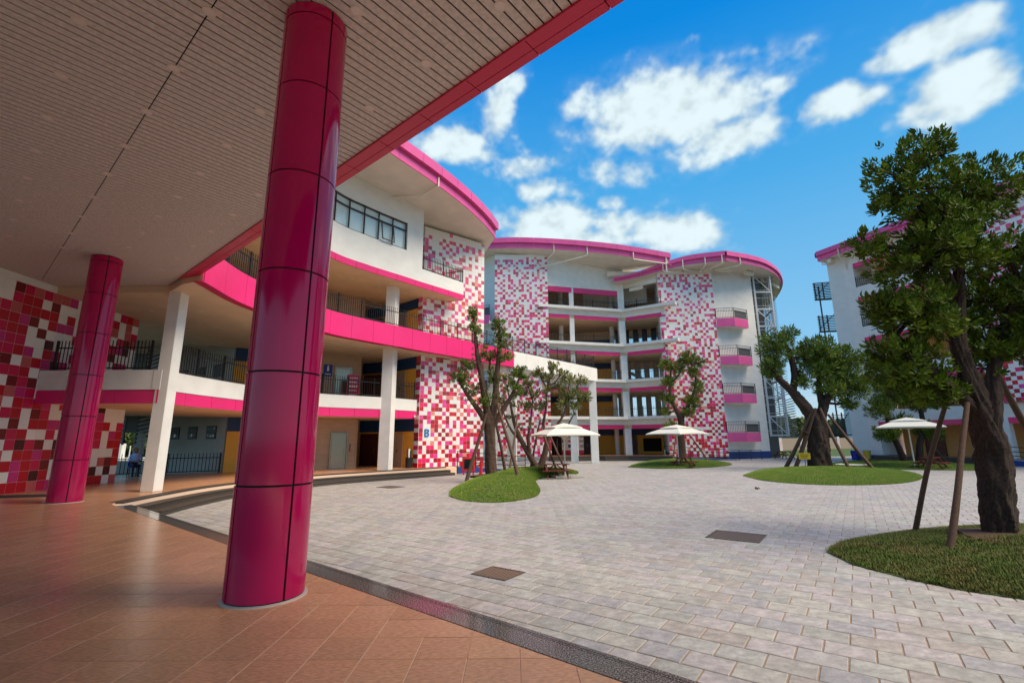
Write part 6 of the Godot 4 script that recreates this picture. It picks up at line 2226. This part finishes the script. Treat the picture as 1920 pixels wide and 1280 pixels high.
func build_small() -> void:
	umbrella(Vector3(2.95, 0, -27.75), 0.25, 3.1, 2.33, "cream umbrella beside the frangipani tree, leftmost of the three")
	umbrella(Vector3(12.4, 0, -36.4), 0.55, 3.2, 2.45, "cream umbrella in front of the slim tree and the right mosaic tower")
	umbrella(Vector3(27.4, 0, -33.3), 0.95, 3.6, 2.75, "cream umbrella at right, in front of the yellow green tree")
	picnic_table(Vector3(2.35, 0, -27.0), 0.1, "red brown picnic table under the leftmost umbrella, by the frangipani")
	picnic_table(Vector3(12.6, 0, -35.9), 0.95, "red brown picnic table under the umbrella by the right mosaic tower")
	picnic_table(Vector3(27.6, 0, -32.2), 0.6, "red brown picnic table under the right umbrella, by the yellow green tree")
	picnic_table(Vector3(28.2, 0, -50.5), 0.4, "dark picnic table on the far lawn behind the broad forked tree")
	# drain covers in the paving
	for q in [[Vector2(-0.24, -8.04), Vector2(0.62, 0.52), "slotted iron drain grate in the paving nearest the terrace edge", true], [Vector2(4.79, -10.8), Vector2(1.0, 0.95), "square dark manhole cover in the paving between the tree mounds", false], [Vector2(-5.6, -22.5), Vector2(1.0, 0.8), "far dark manhole cover in the paving near the left building's steps", false], [Vector2(-7.6, -15.7), Vector2(0.5, 0.4), "small drain cover beside the steps, half hidden by the near column", false]]:
		var g := thing("drain_cover", q[2], "drain cover", v3(q[0], 0.0), -deg_to_rad(35.5), "drain covers in the paving")
		var w: Vector2 = q[1]
		var mb := MB.new()
		mb.box(Vector3(0, -0.002, 0), Vector3(w.x, 0.008, w.y))
		pmb("pit", mb, M.gap if q[3] else M.iron, g)
		mb = MB.new()
		for s in [-1.0, 1.0]:
			mb.box(Vector3(s * w.x * 0.5, 0.004, 0), Vector3(0.04, 0.016, w.y + 0.04))
			mb.box(Vector3(0, 0.004, s * w.y * 0.5), Vector3(w.x - 0.041, 0.016, 0.04))
		pmb("frame", mb, M.iron, g)
		if q[3]:
			for i in 11:
				mb = MB.new()
				mb.box(Vector3(-w.x * 0.5 + w.x * (i + 0.7) / 11.5, 0.004, 0), Vector3(0.022, 0.012, w.y - 0.045))
				pmb("bar", mb, M.rust, g)
		else:
			mb = MB.new()
			mb.bbox(Vector3(0.0, 0.006, 0.0), Vector3(w.x - 0.06, 0.008, w.y - 0.06), 0.003)
			mb.box(Vector3(w.x * 0.36, 0.011, w.y * 0.3), Vector3(0.12, 0.006, 0.035))
			pmb("lid", mb, M.iron, g)
	var dm := MB.new()
	dm.bbox(Vector3(0, 0.008, 0), Vector3(2.3, 0.016, 0.8), 0.005)
	solo("doormat", dm, M.mat_fibre, "dark grey doormat on the tiles at the foot of the left mosaic wall", "doormat", "", Vector3(-15.3, TER, -15.4), 0.25)
	# fire cabinet and hydrant by the ramp
	var fc := thing("fire_hose_cabinet", "red fire hose cabinet with grey window standing behind the lopped tree", "cabinet", Vector3(-2.75, 0.0, -30.2), 0.1)
	var mb := MB.new()
	mb.bbox(Vector3(0, 0.62, 0), Vector3(0.78, 0.82, 0.26), 0.02)
	pmb("cabinet_body", mb, M.red, fc)
	for s in [-0.3, 0.3]:
		mb = MB.new()
		mb.box(Vector3(s, 0.105, 0), Vector3(0.1, 0.21, 0.2))
		pmb("leg", mb, M.red, fc)
	mb = MB.new()
	mb.box(Vector3(0, 0.64, 0.135), Vector3(0.46, 0.5, 0.012))
	pmb("window", mb, M.glass_dark, fc)
	mb = MB.new()
	for s in [-1.0, 1.0]:
		mb.box(Vector3(s * 0.25, 0.64, 0.14), Vector3(0.04, 0.58, 0.02))
		mb.box(Vector3(0, 0.64 + s * 0.27, 0.14), Vector3(0.459, 0.04, 0.02))
	pmb("window_frame", mb, M.black, fc)
	var hy := thing("fire_hydrant", "red fire hydrant post right beside the red cabinet", "hydrant", Vector3(-2.0, 0, -30.5))
	mb = MB.new()
	mb.tube([Vector3(0, 0, 0), Vector3(0, 0.04, 0), Vector3(0, 0.05, 0), Vector3(0, 0.62, 0), Vector3(0, 0.72, 0), Vector3(0, 0.78, 0)], [0.15, 0.15, 0.1, 0.1, 0.12, 0.03], 14)
	pmb("barrel", mb, M.red, hy)
	for s in [-1.0, 1.0]:
		mb = MB.new()
		mb.cyl(Vector3(s * 0.08, 0.55, 0), Vector3(s * 0.19, 0.55, 0), 0.055, 10)
		pmb("outlet", mb, M.red, hy)
	# umbrella stand by the mosaic
	var us := thing("umbrella_stand", "black umbrella stand with folded umbrellas against the yellow wall by the mosaic", "umbrella stand", Vector3(-6.35, TER, -29.75))
	mb = MB.new()
	mb.tube([Vector3(0, 0, 0), Vector3(0, 0.62, 0)], [0.2, 0.22], 14)
	pmb("bucket", mb, M.black, us)
	for i in 4:
		mb = MB.new()
		var an := i * 1.6
		mb.tube([Vector3(cos(an) * 0.08, 0.62, sin(an) * 0.08), Vector3(cos(an) * 0.1, 0.95, sin(an) * 0.1), Vector3(cos(an) * 0.11, 1.15, sin(an) * 0.11)], [0.05, 0.06, 0.02], 7)
		pmb("folded_umbrella", mb, M.paper if i % 2 else M.frame_dark, us)
	# yellow notice on a stake
	var ys := thing("notice_sign", "small yellow notice board on a stake in the grass by the broad forked tree", "sign", Vector3(18.95, 0.3, -31.6), -0.4)
	mb = MB.new()
	mb.box(Vector3(0, 0.62, 0), Vector3(0.66, 0.40, 0.03))
	pmb("board", mb, M.signyellow, ys)
	for i in 3:
		mb = MB.new()
		mb.box(Vector3(-0.02 * i, 0.72 - 0.1 * i, 0.017), Vector3(0.52 - 0.08 * i, 0.035, 0.004))
		pmb("print_line", mb, M.redwood, ys)
	mb = MB.new()
	mb.box(Vector3(0, 0.1, 0), Vector3(0.03, 0.62, 0.03))
	pmb("stake", mb, M.black, ys)
	# bins by the right building
	for q in [["blue rubbish bin at the foot of the right building's corner", M.bin_blue, Vector3(32.0, 0, -45.5), "left"], ["yellow rubbish bin between the blue bin and the steps", M.bin_yellow, Vector3(32.75, 0, -44.9), "right"]]:
		var bn := thing("rubbish_bin", q[0], "bin", q[2], -0.5)
		mb = MB.new()
		mb.tube([Vector3(0, 0.03, 0), Vector3(0, 0.8, 0)], [0.27, 0.34], 4)
		pmb("bin_body", mb, q[1], bn)
		mb = MB.new()
		mb.tube([Vector3(0, 0.8, 0), Vector3(0, 0.86, 0), Vector3(0, 0.93, 0)], [0.37, 0.37, 0.22], 4)
		pmb("lid", mb, q[1], bn)
	# signs in the left building
	for q in [[Vector3(-8.35, 6.92, -30.9), "green exit sign under the first floor soffit by the blue band"], [Vector3(-8.3, 10.95, -30.8), "green exit sign under the second floor soffit by the blue band"]]:
		mb = MB.new()
		mb.box(Vector3(0, 0, 0), Vector3(0.62, 0.26, 0.06))
		var es := thing("exit_sign", q[1], "exit sign", q[0], 0.2)
		pmb("board", mb, M.green_sign, es)
		mb = MB.new()
		for s in [-0.22, 0.22]:
			mb.box(Vector3(s, 0.29, 0), Vector3(0.015, 0.33, 0.015))
		pmb("hanger", mb, M.steelframe, es)
		mb = MB.new()
		mb.box(Vector3(-0.14, 0, 0.033), Vector3(0.1, 0.16, 0.006))
		mb.box(Vector3(0.1, 0, 0.033), Vector3(0.26, 0.05, 0.006))
		pmb("pictogram", mb, M.paper, es)
	var bsn := thing("wall_sign", "blue pictogram sign on the first floor lift wall beside the lift door", "sign", Vector3(-11.35, 6.35, -28.85), 0.5)
	mb = MB.new()
	mb.box(Vector3(0, 0, 0), Vector3(0.5, 0.72, 0.03))
	pmb("board", mb, M.blue_sign, bsn)
	mb = MB.new()
	mb.box(Vector3(0, 0.08, 0.018), Vector3(0.12, 0.26, 0.006))
	mb.box(Vector3(0, 0.26, 0.018), Vector3(0.08, 0.08, 0.006))
	mb.box(Vector3(0, -0.24, 0.018), Vector3(0.34, 0.06, 0.006))
	pmb("pictogram", mb, M.paper, bsn)
	mb = MB.new()
	mb.box(Vector3(0, 0.8, 0), Vector3(0.72, 1.5, 0.03))
	mb.box(Vector3(0, 0.02, 0), Vector3(0.76, 0.06, 0.3))
	var pb := thing("roll_banner", "pink roll up banner on the first floor behind the railing, left of the dark recess", "banner", Vector3(-9.6, 4.45, -28.4), 0.45)
	pmb("banner", mb, M.fascia, pb)
	mb = MB.new()
	for i in 5:
		mb.box(Vector3(-0.04 * (i % 2), 1.35 - 0.25 * i, 0.018), Vector3(0.5, 0.06 + 0.03 * (i % 3), 0.006))
	pmb("print_line", mb, M.paper, pb)
	var cc := thing("security_camera", "small white security camera at the mosaic edge under the pink strip", "camera", Vector3(-6.05, 3.55, -29.55))
	mb = MB.new()
	mb.cyl(Vector3(0, 0, 0), Vector3(0.05, -0.03, 0.24), 0.06, 10)
	pmb("housing", mb, M.white, cc)
	mb = MB.new()
	mb.box(Vector3(0, 0.02, -0.1), Vector3(0.06, 0.06, 0.2))
	pmb("bracket", mb, M.white, cc)
	# notice board under the walkway
	var nb := thing("notice_board", "white display board with pictures and pink foot in the gallery's ground floor", "display board", Vector3(6.6, TER, -53.2), 0.05)
	mb = MB.new()
	mb.box(Vector3(0, 1.25, 0), Vector3(2.4, 2.3, 0.08))
	pmb("board", mb, M.paper, nb)
	mb = MB.new()
	mb.box(Vector3(0, 0.3, 0.05), Vector3(2.4, 0.4, 0.03))
	pmb("pink_foot", mb, M.fascia, nb)
	rng.seed = 60
	for i in 12:
		mb = MB.new()
		mb.box(Vector3(-1.0 + 0.66 * (i % 4), 0.95 + 0.52 * (i / 4), 0.045), Vector3(rng.randf_range(0.2, 0.45), rng.randf_range(0.18, 0.34), 0.01))
		pmb("picture", mb, [M.fascia, M.navy, M.travertine, M.greywall, M.plinth][i % 5], nb)
	# leaf litter on the paving
	mb = MB.new()
	leaf_into(mb, Transform3D(Basis(Vector3.RIGHT, -1.5), Vector3(0, 0.012, 0)), 0.3, 0.5, 0.8)
	leaf_into(mb, Transform3D(Basis(Vector3.UP, 2.2) * Basis(Vector3.RIGHT, -1.45), Vector3(0.05, 0.012, 0)), 0.26, 0.5, 0.8)
	solo("fallen_leaf", mb, M.soil, "curled brown fallen leaf lying on the paving between the two mounds", "leaf", "", Vector3(10.2, 0.0, -20.46))
	# coiled hose on the oval mound
	var hp := []
	var hr := []
	for i in 50:
		var an := i * 0.35
		hp.append(Vector3(cos(an) * (0.55 + 0.01 * i), 0.03 + 0.0015 * i, sin(an) * (0.4 + 0.008 * i)))
		hr.append(0.022)
	mb = MB.new()
	mb.tube(hp, hr, 6)
	solo("garden_hose", mb, M.canvas, "pale coiled garden hose on the grass right of the forked tree's trunk", "hose", "", Vector3(22.0, 0.28, -31.6))
	# people
	var skin := lin(0.55, 0.36, 0.27)
	var hair := lin(0.06, 0.05, 0.05)
	var shirt := lin(0.62, 0.70, 0.88)
	var navy := lin(0.10, 0.11, 0.18)
	var ch := thing("plastic_chair", "dark chair under the seated person in the left lobby", "chair", Vector3(-18.75, TER, -24.1), 0.9)
	mb = MB.new()
	mb.bbox(Vector3(0, 0.43, 0), Vector3(0.42, 0.04, 0.42), 0.01)
	pmb("seat", mb, M.bin_blue, ch)
	mb = MB.new()
	mb.bbox(Vector3(0, 0.68, -0.2), Vector3(0.4, 0.4, 0.03), 0.01)
	pmb("backrest", mb, M.bin_blue, ch)
	for s in [[-0.18, -0.18], [0.18, -0.18], [-0.18, 0.18], [0.18, 0.18]]:
		mb = MB.new()
		mb.box(Vector3(s[0], 0.205, s[1]), Vector3(0.03, 0.41, 0.03))
		pmb("leg", mb, M.black, ch)
	var sit := [[Vector3(0, 0.55, 0), Vector3(0, 0.72, 0), 0.15, 0.14, navy], [Vector3(0, 0.72, 0), Vector3(0, 0.95, 0.03), 0.15, 0.16, shirt], [Vector3(-0.14, 0.98, 0.03), Vector3(0.14, 0.98, 0.03), 0.075, 0.075, shirt], [Vector3(0, 1.0, 0.03), Vector3(0, 1.12, 0.05), 0.055, 0.05, skin], [Vector3(0, 1.2, 0.07), Vector3(0, 1.25, 0.06), 0.085, 0.095, skin], [Vector3(0, 1.27, 0.03), Vector3(0, 1.24, 0.0), 0.095, 0.09, hair], [Vector3(0, 1.2, 0.16), Vector3(0, 1.17, 0.165), 0.014, 0.016, skin]]
	for s in [-1.0, 1.0]:
		sit.append([Vector3(s * 0.09, 0.53, 0.02), Vector3(s * 0.11, 0.53, 0.42), 0.085, 0.06, navy])
		sit.append([Vector3(s * 0.11, 0.52, 0.42), Vector3(s * 0.11, 0.1, 0.44), 0.058, 0.042, navy])
		sit.append([Vector3(s * 0.11, 0.05, 0.42), Vector3(s * 0.11, 0.04, 0.58), 0.045, 0.035, hair])
		sit.append([Vector3(s * 0.19, 0.96, 0.03), Vector3(s * 0.23, 0.72, 0.12), 0.055, 0.042, shirt])
		sit.append([Vector3(s * 0.23, 0.72, 0.12), Vector3(s * 0.12, 0.72, 0.36), 0.04, 0.03, skin])
		for fi in 4:
			sit.append([Vector3(s * (0.13 - 0.02 * fi), 0.72, 0.36), Vector3(s * (0.12 - 0.022 * fi), 0.71, 0.44 + 0.008 * (fi % 2)), 0.012, 0.009, skin])
		sit.append([Vector3(s * 0.12, 0.73, 0.35), Vector3(s * 0.08, 0.745, 0.39), 0.012, 0.01, skin])
	var pm := part(numbered("person"), body(sit, 0.022), M.skin_cloth, self)
	pm.transform = Transform3D(Basis(Vector3.UP, 0.9), Vector3(-18.75, TER, -24.1))
	pm.set_meta("label", "person in pale shirt sitting on a chair in the left lobby")
	pm.set_meta("category", "person")
	var dress := lin(0.08, 0.16, 0.40)
	var st := [[Vector3(0, 0.5, 0), Vector3(0, 0.95, 0), 0.17, 0.15, dress], [Vector3(0, 0.95, 0), Vector3(0, 1.28, 0), 0.13, 0.15, dress], [Vector3(-0.13, 1.34, 0), Vector3(0.13, 1.34, 0), 0.07, 0.07, dress], [Vector3(0, 1.36, 0), Vector3(0, 1.47, 0.01), 0.052, 0.048, skin], [Vector3(0, 1.55, 0.03), Vector3(0, 1.6, 0.02), 0.08, 0.09, skin], [Vector3(0, 1.62, -0.01), Vector3(0, 1.52, -0.05), 0.095, 0.08, hair], [Vector3(0, 1.54, 0.115), Vector3(0, 1.52, 0.118), 0.013, 0.015, skin]]
	for s in [-1.0, 1.0]:
		st.append([Vector3(s * 0.08, 0.75, 0), Vector3(s * 0.09, 0.42, s * 0.08), 0.09, 0.055, dress])
		st.append([Vector3(s * 0.09, 0.42, s * 0.08), Vector3(s * 0.09, 0.08, s * 0.05), 0.05, 0.035, skin])
		st.append([Vector3(s * 0.09, 0.04, s * 0.05), Vector3(s * 0.09, 0.03, s * 0.05 + 0.14), 0.04, 0.03, hair])
		st.append([Vector3(s * 0.18, 1.32, 0), Vector3(s * 0.23, 1.05, -s * 0.06), 0.05, 0.04, dress])
		st.append([Vector3(s * 0.23, 1.05, -s * 0.06), Vector3(s * 0.24, 0.82, s * 0.02), 0.037, 0.028, skin])
		for fi in 4:
			st.append([Vector3(s * 0.24, 0.82, s * 0.02 + 0.018 * fi - 0.025), Vector3(s * 0.235, 0.72 + 0.008 * (fi % 2), s * 0.02 + 0.02 * fi - 0.025), 0.011, 0.009, skin])
		st.append([Vector3(s * 0.24, 0.82, s * 0.02 + 0.03), Vector3(s * 0.22, 0.76, s * 0.02 + 0.06), 0.012, 0.01, skin])
	pm = part(numbered("person"), body(st, 0.024), M.skin_cloth, self)
	pm.transform = Transform3D(Basis(Vector3.UP, -0.3), Vector3(6.9, TER, -54.3))
	pm.set_meta("label", "person in dark blue standing in the gallery ground floor beside the white walkway columns")
	pm.set_meta("category", "person")
